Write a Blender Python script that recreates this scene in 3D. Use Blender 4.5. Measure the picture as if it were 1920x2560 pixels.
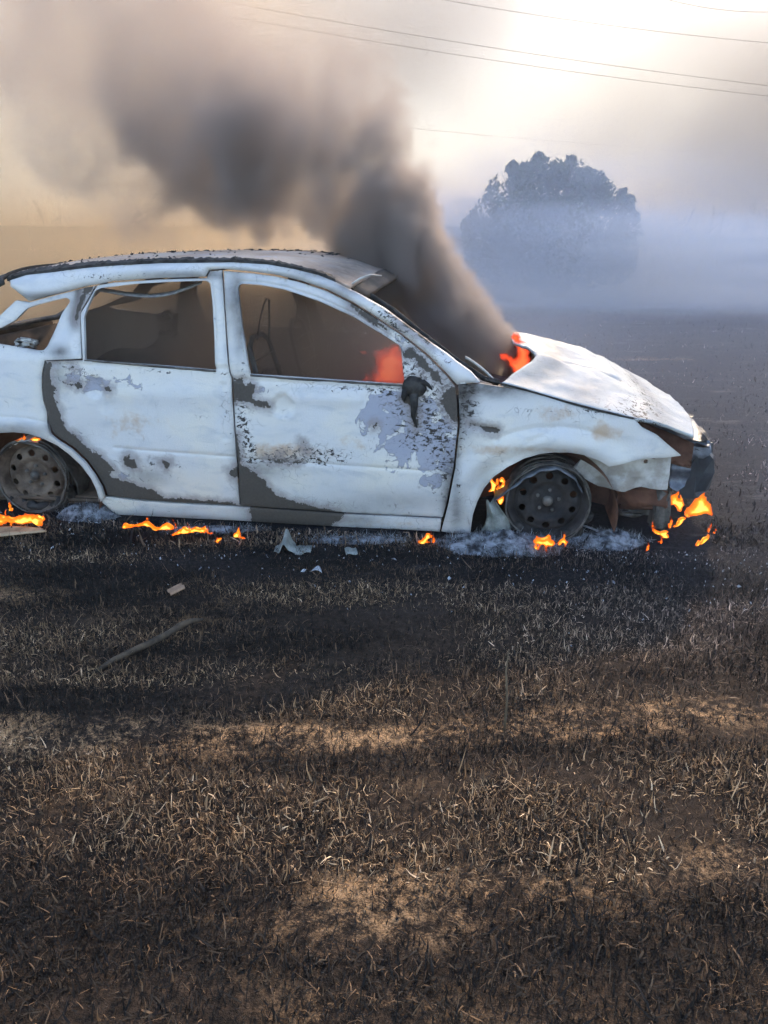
import bpy, bmesh, math, random
import numpy as np
from mathutils import Vector, Matrix
from mathutils.geometry import delaunay_2d_cdt
R = math.radians
random.seed(7); rng = np.random.default_rng(7)
for o in list(bpy.data.objects): bpy.data.objects.remove(o)
sc = bpy.context.scene
COL = sc.collection

# ------------------------------------------------------------------ camera
CAM_H = 1.40; PITCH = R(20.37); FPX = 1920.0
cd = bpy.data.cameras.new('camera'); cam = bpy.data.objects.new('camera', cd); COL.objects.link(cam)
cd.sensor_fit = 'HORIZONTAL'; cd.sensor_width = 26.0; cd.lens = 26.0
cd.clip_start = 0.05; cd.clip_end = 3000
cam.location = (0, 0, CAM_H); cam.rotation_euler = (R(90) - PITCH, 0, 0)
sc.camera = cam

# ------------------------------------------------------------------ sky, sun, exposure
SUN_EL = R(31.0); SUN_AZ = R(18.0)            # azimuth measured from +Y towards +X
w = bpy.data.worlds.new('World'); sc.world = w; w.use_nodes = True
nt = w.node_tree; nt.nodes.clear()
sky = nt.nodes.new('ShaderNodeTexSky'); sky.sky_type = 'NISHITA'; sky.sun_disc = False
sky.sun_elevation = SUN_EL; sky.sun_rotation = SUN_AZ
sky.air_density = 1.0; sky.dust_density = 1.2; sky.ozone_density = 1.0; sky.altitude = 0
bg = nt.nodes.new('ShaderNodeBackground'); bg.inputs[1].default_value = 0.15
wo = nt.nodes.new('ShaderNodeOutputWorld')
nt.links.new(sky.outputs[0], bg.inputs[0]); nt.links.new(bg.outputs[0], wo.inputs[0])
sl = bpy.data.lights.new('sun', 'SUN'); sun = bpy.data.objects.new('sun', sl); COL.objects.link(sun)
sl.energy = 2.0; sl.angle = R(2.0); sl.color = (1.0, 0.76, 0.50)
sd = Vector((math.sin(SUN_AZ)*math.cos(SUN_EL), math.cos(SUN_AZ)*math.cos(SUN_EL), math.sin(SUN_EL)))
sun.rotation_euler = sd.to_track_quat('Z', 'Y').to_euler()
sun.location = sd * 30
vs = sc.view_settings
vs.view_transform = 'Standard'; vs.look = 'None'; vs.gamma = 1.0; vs.use_curve_mapping = False
vs.exposure = 1.9
cy = sc.cycles
cy.volume_bounces = 1; cy.max_bounces = 4; cy.diffuse_bounces = 2; cy.transparent_max_bounces = 16
cy.volume_step_rate = 3.0; cy.volume_max_steps = 256
cy.use_denoising = True; cy.use_adaptive_sampling = True; cy.adaptive_threshold = .05; cy.adaptive_min_samples = 20; cy.sample_clamp_indirect = 4.0
FLAME_K = .38
# smoke: scattering colour, density, absorption colour, anisotropy
SM_PLUME = ((.46, .395, .36), 1.3, (0, 0, 0), .25)
SM_DRIFT = ((.93, .71, .46), .065, (0, 0, 0), .5)
SM_GROUND = ((.56, .65, .86), .55, (.3, .2, 0), .1)
SM_CABIN = ((.44, .345, .285), 2.3, (0, 0, 0), .2)
SM_VEIL = ((.60, .585, .57), .10, (0, 0, 0), .35)
SM_HAZE = ((.88, .93, 1.0), .0012, (0, 0, 0), .3)

# ------------------------------------------------------------------ smoke
def nodes(m):
    m.use_nodes = True; t = m.node_tree; t.nodes.clear(); return t

_LAT = {}
def _lattice(seed, k):
    if (seed, k) not in _LAT:
        g = np.random.default_rng([seed, k]); _LAT[seed, k] = (g.random((32, 32, 32), dtype=np.float32), g.random(3).astype(np.float32)*32)
    return _LAT[seed, k]
def vnoise(P, scale, seed, octaves=4, gain=0.5):
    """fractal value noise in 0..1 at points P (n,3)"""
    out = np.zeros(len(P), np.float32); amp = 1.0; tot = 0.0
    for k in range(octaves):
        L, sh = _lattice(seed, k)
        Q = (P * (scale * 2**k)).astype(np.float32) + sh
        I = np.floor(Q).astype(np.int32); F = Q - I; F = F*F*(3 - 2*F); I &= 31; J = (I + 1) & 31
        x0, y0, z0 = I.T; x1, y1, z1 = J.T; fx, fy, fz = F.T
        c00 = L[x0,y0,z0]*(1-fx) + L[x1,y0,z0]*fx; c10 = L[x0,y1,z0]*(1-fx) + L[x1,y1,z0]*fx
        c01 = L[x0,y0,z1]*(1-fx) + L[x1,y0,z1]*fx; c11 = L[x0,y1,z1]*(1-fx) + L[x1,y1,z1]*fx
        out += amp * ((c00*(1-fy) + c10*fy)*(1-fz) + (c01*(1-fy) + c11*fy)*fz)
        tot += amp; amp *= gain
    return out / tot

def volume_mat(name, color, dens, absorb=(0, 0, 0), aniso=0.2):
    m = bpy.data.materials.new(name); t = nodes(m)
    v = t.nodes.new('ShaderNodeVolumePrincipled'); o = t.nodes.new('ShaderNodeOutputMaterial')
    v.inputs['Color'].default_value = (*color, 1)
    v.inputs['Density'].default_value = dens
    v.inputs['Absorption Color'].default_value = (*absorb, 1)
    v.inputs['Anisotropy'].default_value = aniso
    t.links.new(v.outputs[0], o.inputs['Volume'])
    return m

def volume_object(name, lo, hi, voxel, field, mat):
    """a grid of smoke density: field(P) -> density, baked into a volume grid by geometry nodes"""
    lo = np.array(lo, np.float32); hi = np.array(hi, np.float32)
    n = np.maximum(2, np.round((hi - lo) / voxel).astype(int) + 1)
    ax = [np.linspace(lo[i], hi[i], n[i], dtype=np.float32) for i in range(3)]
    X, Y, Z = np.meshgrid(*ax, indexing='ij')
    P = np.stack([X.ravel(), Y.ravel(), Z.ravel()], 1)
    D = field(P).astype(np.float32)
    A = D.reshape(n); A[0] = A[-1] = 0; A[:, 0] = A[:, -1] = 0; A[:, :, 0] = A[:, :, -1] = 0
    D = A.ravel()
    me = bpy.data.meshes.new(name); me.vertices.add(len(P)); me.vertices.foreach_set('co', P.ravel())
    at = me.attributes.new('smoke', 'FLOAT', 'POINT'); at.data.foreach_set('value', D)
    me.materials.append(mat)
    ob = bpy.data.objects.new(name, me); COL.objects.link(ob)
    g = bpy.data.node_groups.new(name + '_grid', 'GeometryNodeTree')
    g.interface.new_socket('Geometry', in_out='INPUT', socket_type='NodeSocketGeometry')
    g.interface.new_socket('Geometry', in_out='OUTPUT', socket_type='NodeSocketGeometry')
    N = g.nodes.new; L = g.links.new
    gi = N('NodeGroupInput'); go = N('NodeGroupOutput')
    na = N('GeometryNodeInputNamedAttribute'); na.data_type = 'FLOAT'; na.inputs['Name'].default_value = 'smoke'
    pos = N('GeometryNodeInputPosition')
    sub = N('ShaderNodeVectorMath'); sub.operation = 'SUBTRACT'; sub.inputs[1].default_value = lo.tolist()
    div = N('ShaderNodeVectorMath'); div.operation = 'DIVIDE'
    div.inputs[1].default_value = ((hi - lo) / (n - 1)).tolist()
    add = N('ShaderNodeVectorMath'); add.operation = 'ADD'; add.inputs[1].default_value = (.5, .5, .5)
    flo = N('ShaderNodeVectorMath'); flo.operation = 'FLOOR'
    dot = N('ShaderNodeVectorMath'); dot.operation = 'DOT_PRODUCT'
    dot.inputs[1].default_value = (float(n[1]*n[2]), float(n[2]), 1.0)
    L(pos.outputs[0], sub.inputs[0]); L(sub.outputs[0], div.inputs[0]); L(div.outputs[0], add.inputs[0])
    L(add.outputs[0], flo.inputs[0]); L(flo.outputs[0], dot.inputs[0])
    si = N('GeometryNodeSampleIndex'); si.data_type = 'FLOAT'; si.domain = 'POINT'
    L(gi.outputs[0], si.inputs['Geometry']); L(na.outputs[0], si.inputs['Value'])
    L(dot.outputs['Value'], si.inputs['Index'])
    vc = N('GeometryNodeVolumeCube')
    L(si.outputs[0], vc.inputs['Density'])
    vc.inputs['Min'].default_value = lo.tolist(); vc.inputs['Max'].default_value = hi.tolist()
    for i, a in enumerate('XYZ'): vc.inputs['Resolution ' + a].default_value = int(n[i])
    sm = N('GeometryNodeSetMaterial'); sm.inputs['Material'].default_value = mat
    L(vc.outputs[0], sm.inputs[0]); L(sm.outputs[0], go.inputs[0])
    md = ob.modifiers.new('grid', 'NODES'); md.node_group = g
    ob['kind'] = 'stuff'
    return ob

def sstep(a, b, x):
    t = np.clip((x - a) / (b - a), 0, 1); return t*t*(3 - 2*t)

def path_dist(P, pts):
    """distance to a polyline with radii, returns d/r (min) and the arc parameter"""
    best = np.full(len(P), 1e9, np.float32); par = np.zeros(len(P), np.float32)
    for i in range(len(pts) - 1):
        a = np.array(pts[i][:3], np.float32); b = np.array(pts[i+1][:3], np.float32)
        ab = b - a; t = np.clip(((P - a) @ ab) / (ab @ ab), 0, 1)
        d = np.linalg.norm(P - (a + t[:, None]*ab), axis=1)
        r = pts[i][3]*(1-t) + pts[i+1][3]*t
        q = d / r; m = q < best; best[m] = q[m]; par[m] = (i + t)[m]
    return best, par

PLUME = [(.58, 4.15, .78, .13), (.32, 4.30, .98, .17), (.00, 4.60, 1.22, .22), (-.18, 4.85, 1.40, .29), (-.50, 5.2, 1.70, .40),
         (-.92, 5.6, 1.97, .56), (-1.55, 6.1, 2.30, .80), (-2.7, 6.9, 2.85, 1.25), (-4.1, 8.0, 3.6, 1.85), (-6.1, 9.2, 4.5, 2.5)]
def plume_field(P):
    """billowing column: a widening path, its skin pushed in and out by turbulence at several scales"""
    amp = np.clip(P[:, 2:3] - .7, .18, 2.2)
    W_ = P + .50*amp*np.stack([vnoise(P, .8, s_, 2) - .5 for s_ in (11, 12, 13)], 1)
    W_ = W_ + .36*np.minimum(amp, 1)*np.stack([vnoise(P, 2.6, s_, 3) - .5 for s_ in (14, 15, 16)], 1)
    q, t = path_dist(W_, PLUME)
    fr = np.interp(t, [0, 3, 6, 9], [1.9, 1.5, 1.0, .5])[:, None]
    bil = np.abs(vnoise(P*fr, 2.0, 21, 5, .58) - .5)*2                 # cauliflower ridges
    d = sstep(1.06, .86, q + (bil - .22)*1.7)
    gap = np.clip((vnoise(P*fr, 1.3, 23, 5, .6) - .36)*4.4, .12, 1.8)
    k = sstep(1.5, 5.0, t); d *= (1-k)*(.55 + .45*gap) + k*gap
    fade = np.interp(t, range(10), [18, 16, 13, 9, 5, 2.4, 1.0, .42, .20, .10])
    return d * fade
def plume_low(P): return plume_field(P)*(1 - sstep(2.3, 2.7, P[:, 2]))
def plume_high(P): return plume_field(P)*sstep(2.3, 2.7, P[:, 2])
# ------------------------------------------------------------------ helpers
def link(me, name, parent=None, mats=()):
    for m in mats: me.materials.append(m)
    ob = bpy.data.objects.new(name, me); COL.objects.link(ob)
    if parent is not None: ob.parent = parent
    return ob

def mesh_obj(name, V, F, mats, parent=None, smooth=True, midx=None, attrs=None):
    me = bpy.data.meshes.new(name); me.from_pydata([tuple(map(float, v)) for v in V], [], F)
    if smooth: me.polygons.foreach_set('use_smooth', [True]*len(me.polygons))
    if midx is not None: me.polygons.foreach_set('material_index', midx)
    for k, a in (attrs or {}).items():
        at = me.attributes.new(k, 'FLOAT', 'POINT'); at.data.foreach_set('value', np.asarray(a, np.float32))
    me.update()
    return link(me, name, parent, mats if isinstance(mats, (list, tuple)) else [mats])

def empty(name, loc=(0, 0, 0), rz=0.0):
    o = bpy.data.objects.new(name, None); o.empty_display_size = .1; COL.objects.link(o)
    o.location = loc; o.rotation_euler = (0, 0, rz); return o

def tag(o, label, cat, group=None):
    o['label'] = label; o['category'] = cat
    if group: o['group'] = group
    return o

def seg_dist(P, poly, closed=True):
    P = np.asarray(P, float); A = np.asarray(poly, float); B = np.roll(A, -1, 0)
    if not closed: A, B = A[:-1], B[:-1]
    best = np.full(len(P), 1e9)
    for a, b in zip(A, B):
        ab = b - a; L = ab @ ab
        t = np.clip(((P - a) @ ab) / (L + 1e-12), 0, 1)
        best = np.minimum(best, np.linalg.norm(P - (a + t[:, None]*ab), axis=1))
    return best

def inside(P, poly):
    P = np.asarray(P, float); A = np.asarray(poly, float); B = np.roll(A, -1, 0)
    r = np.zeros(len(P), bool)
    for (x0, y0), (x1, y1) in zip(A, B):
        c = (y0 > P[:, 1]) != (y1 > P[:, 1])
        r ^= c & (P[:, 0] < (x1 - x0)*(P[:, 1] - y0)/((y1 - y0) + 1e-12) + x0)
    return r

def sdist(P, poly):
    d = seg_dist(P, poly); return np.where(inside(P, poly), d, -d)

def resample(poly, res):
    out = []
    for (a, b) in zip(poly, poly[1:] + poly[:1]):
        L = math.dist(a, b); n = max(1, int(round(L / res)))
        for k in range(n): out.append((a[0] + (b[0]-a[0])*k/n, a[1] + (b[1]-a[1])*k/n))
    return out

def chaikin(poly, n=1):
    for _ in range(n):
        q = []
        for a, b in zip(poly, poly[1:] + poly[:1]):
            q += [(a[0]*.75 + b[0]*.25, a[1]*.75 + b[1]*.25), (a[0]*.25 + b[0]*.75, a[1]*.25 + b[1]*.75)]
        poly = q
    return poly

def circle(cx, cz, r, n=24):
    return [(cx + r*math.cos(2*math.pi*k/n), cz + r*math.sin(2*math.pi*k/n)) for k in range(n)]

def fill2d(outline, holes=(), res=.012, extra=()):
    """constrained triangulation of an outline with holes; returns points, triangles, boundary loops"""
    loops = [resample(list(outline), res)] + [resample(list(h), res) for h in holes]
    pts = []; edges = []; loopidx = []
    for lp in loops:
        b = len(pts); pts += lp; n = len(lp); loopidx.append(list(range(b, b+n)))
        edges += [(b+i, b+(i+1) % n) for i in range(n)]
    A = np.array(loops[0]); lo = A.min(0); hi = A.max(0)
    gx = np.arange(lo[0]+res*.5, hi[0], res); gz = np.arange(lo[1]+res*.5, hi[1], res*.9)
    G = np.array([(x + (res*.5 if j % 2 else 0), z) for j, z in enumerate(gz) for x in gx])
    if len(G):
        m = inside(G, loops[0]) & (seg_dist(G, loops[0]) > res*.55)
        for h in loops[1:]: m &= ~inside(G, h) & (seg_dist(G, h) > res*.55)
        G = G[m]
    if len(extra):
        E = np.array(extra); m = inside(E, loops[0]) & (seg_dist(E, loops[0]) > res*.3)
        for h in loops[1:]: m &= ~inside(E, h)
        E = E[m]
        if len(G) and len(E):
            keep = np.array([np.min(np.abs(E[:, 0]-g[0]) + np.abs(E[:, 1]-g[1])) > res*.5 for g in G]); G = G[keep]
        G = np.vstack([G, E]) if len(G) else E
    allp = [Vector(p) for p in pts] + [Vector(p) for p in G.tolist()]
    vo, eo, fo, ov, oe, of = delaunay_2d_cdt(allp, edges, [], 0, 1e-6)
    P = np.array([tuple(v) for v in vo]); T = np.array([tuple(f) for f in fo])
    cen = P[T].mean(1); m = inside(cen, loops[0])
    for h in loops[1:]: m &= ~inside(cen, h)
    T = T[m]
    inv = {}
    for i, lst in enumerate(ov):
        for k in lst: inv[k] = i
    return P, T, [[inv[i] for i in lp] for lp in loopidx]

def S(x, z):
    """how far the car's side lies in from its widest plane, at (x, z)"""
    x = np.asarray(x, float); z = np.asarray(z, float)
    y = np.where(z < .45, .05*((.45-z)/.35)**2, np.where(z < .80, .025*((z-.45)/.35)**2, .025 + (z-.80)*.42))
    y = y + np.where(x > 2.75, .33*(np.clip(x-2.75, 0, .95)/.85)**2, 0)
    return y + np.where(x < -.2, .12*((-.2-x)/.5)**2, 0)

def panel(name, outline, parent, mats, holes=(), th=.02, res=.012, yoff=0.0, disp=None, dent=.004, seed=0, extra=(), base=S, masks=True):
    P, T, loops = fill2d(outline, holes, res, extra)
    x, z = P[:, 0], P[:, 1]
    y = base(x, z) + yoff
    Q = np.stack([x, z*0 + seed*3.1, z], 1)
    if dent: y = y + (vnoise(Q, 3.2, 50+seed, 3) - .5)*dent*3
    if disp is not None: y = y + disp(x, z)
    n = len(P); bnd = sorted({i for lp in loops for i in lp})
    yf = y.copy(); yf[bnd] += .003
    V = [(x[i], yf[i], z[i]) for i in range(n)] + [(x[i], y[i]+th, z[i]) for i in range(n)]
    F = []; M = []
    for a, b, c in T:
        ar = (P[b][0]-P[a][0])*(P[c][1]-P[a][1]) - (P[b][1]-P[a][1])*(P[c][0]-P[a][0])
        if ar < 0: b, c = c, b
        F.append((int(a), int(b), int(c))); M.append(0)
        F.append((int(a)+n, int(c)+n, int(b)+n)); M.append(1)
    src = list(range(n))*2
    for lp in loops:
        b0 = len(V); k = len(lp)
        for i in lp: V.append(V[i]); src.append(i)
        for i in lp: V.append(V[i+n]); src.append(i)
        for j in range(k):
            F.append((b0+j, b0+(j+1) % k, b0+k+(j+1) % k, b0+k+j)); M.append(0)
    at = None
    if masks:
        A = wear(x, z, name); src = np.array(src)
        A['soot'] = np.clip(A['soot'] + .55*np.exp(-np.min([seg_dist(P, lp) for lp in [outline] + list(holes)], axis=0)/.009)*vnoise(np.stack([x, x*0, z], 1), 7, 90+seed, 3), 0, 1)
        at = {k: a[src] for k, a in A.items()}
    ob = mesh_obj(name, V, F, mats, parent, True, M, at)
    return ob

def tube(pts, r, n=6, closed=False):
    """verts, faces of a tube along points; r a number or one per point"""
    pts = [Vector(p) for p in pts]; m = len(pts); V = []; F = []
    up = None
    for i, p in enumerate(pts):
        a = pts[i-1] if i > 0 or closed else p; b = pts[(i+1) % m] if i < m-1 or closed else p
        d = (b - a).normalized() if (b - a).length > 1e-9 else Vector((0, 0, 1))
        if up is None: up = d.orthogonal().normalized()
        up = (up - d*up.dot(d)).normalized() if (up - d*up.dot(d)).length > 1e-6 else d.orthogonal().normalized()
        s = d.cross(up); rr = r if isinstance(r, (int, float)) else r[i]
        for k in range(n):
            t = 2*math.pi*k/n; V.append(p + (up*math.cos(t) + s*math.sin(t))*rr)
    for i in range(m if closed else m-1):
        for k in range(n):
            a = i*n; b = ((i+1) % m)*n
            F.append((a+k, a+(k+1) % n, b+(k+1) % n, b+k))
    if not closed:
        F.append(tuple(range(n-1, -1, -1))); F.append(tuple(range((m-1)*n, m*n)))
    return V, F

def merge(*parts):
    V = []; F = []
    for v, f in parts:
        b = len(V); V += list(v); F += [tuple(i+b for i in q) for q in f]
    return V, F

def lathe(prof, n=40, cx=0, cz=0):
    """profile [(r, y)] spun round the y axis"""
    V = []; F = []; m = len(prof)
    for k in range(n):
        t = 2*math.pi*k/n
        for r, y in prof: V.append((cx + r*math.cos(t), y, cz + r*math.sin(t)))
    for k in range(n):
        a = k*m; b = ((k+1) % n)*m
        for j in range(m-1): F.append((a+j, b+j, b+j+1, a+j+1))
    return V, F

def grid_solid(f, nu, nv, th):
    """closed sheet: f(u, v) -> Vector, thickness th downwards in z"""
    V = []; F = []
    for s in range(2):
        for i in range(nu+1):
            for j in range(nv+1):
                p = Vector(f(i/nu, j/nv)); V.append(p - Vector((0, 0, th*s)))
    n = (nu+1)*(nv+1); w = nv+1
    for i in range(nu):
        for j in range(nv):
            a = i*w+j; q = (a, a+w, a+w+1, a+1)
            F.append(q); F.append(tuple(k+n for k in reversed(q)))
    rim = [i*w for i in range(nu+1)] + [nu*w+j for j in range(1, nv+1)] + [i*w+nv for i in range(nu-1, -1, -1)] + [j for j in range(nv-1, 0, -1)]
    for a, b in zip(rim, rim[1:] + rim[:1]): F.append((b, a, a+n, b+n))
    return V, F

def block(lo, hi, jit=0.0, bev=.01, seed=0):
    """a bevelled, slightly bent box"""
    bm = bmesh.new(); bmesh.ops.create_cube(bm, size=1)
    for v in bm.verts: v.co = Vector([(lo[i]+hi[i])/2 + v.co[i]*(hi[i]-lo[i]) for i in range(3)])
    bmesh.ops.bevel(bm, geom=bm.edges[:], offset=bev, segments=2, affect='EDGES')
    bmesh.ops.subdivide_edges(bm, edges=bm.edges[:], cuts=2, use_grid_fill=True)
    if jit:
        g = np.random.default_rng(seed)
        for v in bm.verts: v.co += Vector((g.random(3)-.5)*2*jit)
    V = [v.co.copy() for v in bm.verts]; bm.verts.index_update()
    F = [tuple(v.index for v in f.verts) for f in bm.faces]; bm.free(); return V, F
# ------------------------------------------------------------------ materials
class NT:
    def __init__(s, m): s.t = nodes(m); s.l = s.t.links.new
    def n(s, typ, **k):
        x = s.t.nodes.new(typ)
        for a, b in k.items(): setattr(x, a, b)
        return x
    def val(s, sock, v):
        if hasattr(v, 'is_output') or isinstance(v, bpy.types.NodeSocket): s.l(v, sock)
        else: sock.default_value = v
    def math(s, op, a, b=0.0, c=None, clamp=False):
        x = s.n('ShaderNodeMath', operation=op, use_clamp=clamp); s.val(x.inputs[0], a); s.val(x.inputs[1], b)
        if c is not None: s.val(x.inputs[2], c)
        return x.outputs[0]
    def noise(s, scale, detail=4, rough=.55, vec=None, dist=0.0):
        x = s.n('ShaderNodeTexNoise'); x.inputs['Scale'].default_value = scale; x.inputs['Detail'].default_value = detail
        x.inputs['Roughness'].default_value = rough; x.inputs['Distortion'].default_value = dist
        s.l(vec if vec is not None else s.obj(), x.inputs['Vector']); return x.outputs['Fac']
    def obj(s):
        if not hasattr(s, '_o'): s._o = s.n('ShaderNodeTexCoord').outputs['Object']
        return s._o
    def attr(s, name, col=False):
        x = s.n('ShaderNodeAttribute', attribute_name=name); return x.outputs['Color' if col else 'Fac']
    def ss(s, v, a, b):
        x = s.n('ShaderNodeMapRange', interpolation_type='SMOOTHSTEP'); s.val(x.inputs[0], v)
        x.inputs[1].default_value = a; x.inputs[2].default_value = b; return x.outputs[0]
    def mix(s, f, a, b):
        x = s.n('ShaderNodeMix', data_type='RGBA'); s.val(x.inputs[0], f)
        s.val(x.inputs[6], (*a, 1) if isinstance(a, tuple) else a); s.val(x.inputs[7], (*b, 1) if isinstance(b, tuple) else b)
        return x.outputs[2]
    def out(s, col, rough=.7, bump=None, bstr=.3, bdist=.01, spec=.3, metal=0.0):
        p = s.n('ShaderNodeBsdfPrincipled'); o = s.n('ShaderNodeOutputMaterial')
        s.val(p.inputs['Base Color'], (*col, 1) if isinstance(col, tuple) else col)
        s.val(p.inputs['Roughness'], rough); s.val(p.inputs['Metallic'], metal); p.inputs['Specular IOR Level'].default_value = spec
        if bump is not None:
            b = s.n('ShaderNodeBump'); b.inputs['Strength'].default_value = bstr; b.inputs['Distance'].default_value = bdist
            s.l(bump, b.inputs['Height']); s.l(b.outputs[0], p.inputs['Normal'])
        s.l(p.outputs[0], o.inputs['Surface'])

def mat(name): return bpy.data.materials.new(name)
def two_tone(name, a, b, scale, rough=.8, spec=.3, metal=0.0, bstr=.4, detail=6):
    m = mat(name); t = NT(m); n = t.noise(scale, detail, .65); f = t.ss(n, .35, .68)
    t.out(t.mix(f, a, b), rough, n, bstr, .01, spec, metal); return m

def ash_material(name, base, warm, gloss=.5):
    """burnt-off paint: pale ash with char, soft soot, lilac blotches, black flakes and rust bleeding"""
    m = mat(name); t = NT(m)
    n1 = t.noise(26, 6, .62); n2 = t.noise(95, 5, .6); n3 = t.noise(3.5, 4, .5); n4 = t.noise(9, 5, .6, dist=1.2)
    c = t.mix(t.ss(n3, .40, .66), base, warm)
    c = t.mix(t.math('MULTIPLY', t.ss(n4, .55, .78), .35), c, (.50, .52, .56))
    sm = t.n('ShaderNodeMapping'); sm.inputs['Scale'].default_value = (1, 1, 3.2); t.l(t.obj(), sm.inputs[0])
    n6 = t.noise(5.5, 5, .6, sm.outputs[0], .8)
    c = t.mix(t.math('MULTIPLY', t.ss(n6, .48, .74), .42), c, (.36, .385, .43))  # streaky bluish tone: soft reflections put into the paint colour
    n7 = t.noise(2.2, 5, .65); c = t.mix(t.math('MULTIPLY', t.ss(n7, .55, .75), .5), c, (.70, .64, .55))
    n8 = t.noise(140, 4, .6); c = t.mix(t.math('MULTIPLY', t.ss(n8, .58, .72), .22), c, (.25, .24, .25))
    # lilac grey blotches where the primer shows
    pv = t.math('ADD', t.math('ADD', n4, t.math('MULTIPLY', n2, .08)), t.math('MULTIPLY', t.attr('patch'), .36)); pm = t.ss(pv, .83, .85)
    po = t.math('SUBTRACT', t.ss(pv, .815, .83), t.ss(pv, .845, .86), clamp=True)
    c = t.mix(t.math('MULTIPLY', pm, .8), c, (.27, .28, .36))
    c = t.mix(t.math('MULTIPLY', po, .45), c, (.08, .075, .08))
    # tan rust bleeding
    rm = t.ss(t.math('ADD', t.noise(7, 6, .7), t.math('MULTIPLY', t.attr('rust'), .4)), .68, .92)
    c = t.mix(t.math('MULTIPLY', rm, .65), c, (.42, .25, .13))
    # soft soot
    so = t.math('MULTIPLY', t.attr('soot'), t.math('ADD', .55, t.math('MULTIPLY', n1, .9)), clamp=True)
    c = t.mix(so, c, (.075, .068, .064))
    # black flakes and pin scratches
    st = t.n('ShaderNodeMapping'); st.inputs['Scale'].default_value = (1, 1, 1.6); st.inputs['Rotation'].default_value = (0, .5, 0); t.l(t.obj(), st.inputs[0])
    fl = t.noise(38, 8, .72, st.outputs[0], .6)
    fm = t.ss(t.math('ADD', fl, t.math('MULTIPLY', t.attr('flake'), .23)), .755, .77)
    c = t.mix(fm, c, (.035, .03, .028))
    # fine cracks in the scale
    vo = t.n('ShaderNodeTexVoronoi', feature='DISTANCE_TO_EDGE'); vo.inputs['Scale'].default_value = 17
    wv = t.n('ShaderNodeVectorMath', operation='ADD'); nv_ = t.n('ShaderNodeTexNoise'); nv_.inputs['Scale'].default_value = 9; t.l(t.obj(), nv_.inputs['Vector'])
    sc_ = t.n('ShaderNodeVectorMath', operation='SCALE'); sc_.inputs[3].default_value = .16; t.l(nv_.outputs['Color'], sc_.inputs[0]); t.l(t.obj(), wv.inputs[0]); t.l(sc_.outputs[0], wv.inputs[1]); t.l(wv.outputs[0], vo.inputs['Vector'])
    ck = t.math('MULTIPLY', t.ss(vo.outputs['Distance'], .024, .006), t.ss(t.math('ADD', t.noise(6, 4, .6), t.math('MULTIPLY', t.attr('flake'), .35)), .66, .76))
    c = t.mix(t.math('MULTIPLY', ck, .5), c, (.12, .105, .10))
    # char: unburnt blackened paint with a ragged edge
    e = t.math('ADD', t.attr('char'), t.math('ADD', t.math('MULTIPLY', t.math('SUBTRACT', n1, .5), .060), t.math('MULTIPLY', t.math('SUBTRACT', n2, .5), .030)))
    cm = t.ss(e, -.0008, .0008)
    fr = t.math('SUBTRACT', t.ss(e, -.045, 0.0), cm, clamp=True)
    c = t.mix(t.math('MULTIPLY', fr, .75), c, (.27, .235, .23))
    c = t.mix(cm, c, t.mix(n2, (.045, .038, .033), (.105, .090, .078)))
    h = t.math('ADD', t.math('MULTIPLY', cm, .6), t.math('ADD', t.math('MULTIPLY', fm, -.5), t.math('MULTIPLY', n2, .35)))
    rg = t.math('ADD', gloss, t.math('MULTIPLY', t.math('MAXIMUM', cm, t.math('MAXIMUM', so, n4)), .35), clamp=True)
    t.out(c, rg, t.math('ADD', h, t.math('MULTIPLY', n8, .5)), .5, .005, .3); return m

M_ASH = ash_material('ash_paint', (.60, .585, .585), (.66, .62, .565))
M_HOOD = ash_material('ash_hood', (.33, .35, .36), (.37, .375, .355))
M_ROOF = ash_material('ash_roof', (.40, .275, .195), (.50, .38, .29), .7)
M_INNER = two_tone('sooty_inside', (.045, .034, .026), (.12, .085, .062), 6, .85)
M_RUST = two_tone('heat_rust', (.085, .036, .022), (.21, .10, .062), 7, .85)
M_CHAR = two_tone('charred_plastic', (.012, .011, .011), (.05, .046, .043), 22, .8)
M_STEEL = two_tone('burnt_steel', (.05, .045, .042), (.16, .145, .13), 14, .6, .4, .35)
M_RIM = two_tone('burnt_rim', (.045, .030, .022), (.15, .115, .088), 12, .75, .3)
M_RIMF = two_tone('black_rim', (.008, .008, .010), (.038, .034, .033), 12, .75, .3)
M_ZINC = two_tone('scorched_zinc', (.30, .27, .24), (.52, .50, .48), 11, .6, .4)
M_SHEET = two_tone('blue_scale_steel', (.05, .055, .07), (.22, .24, .28), 9, .5, .5, .3)
M_FOAM = two_tone('black_bumper', (.006, .008, .012), (.022, .028, .036), 12, .55, .4)
M_MELT = two_tone('melted_plastic', (.13, .14, .13), (.32, .335, .31), 12, .7)
M_ASHPILE = two_tone('white_ash', (.16, .17, .20), (.52, .54, .58), 30, .9)
M_ASHBED = two_tone('ash_bed', (.022, .022, .025), (.30, .31, .34), 20, .95, .2, 0, .9, 9)
M_WIRE = two_tone('bare_wire', (.20, .20, .22), (.42, .44, .47), 40, .6, .4, .3)

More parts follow.
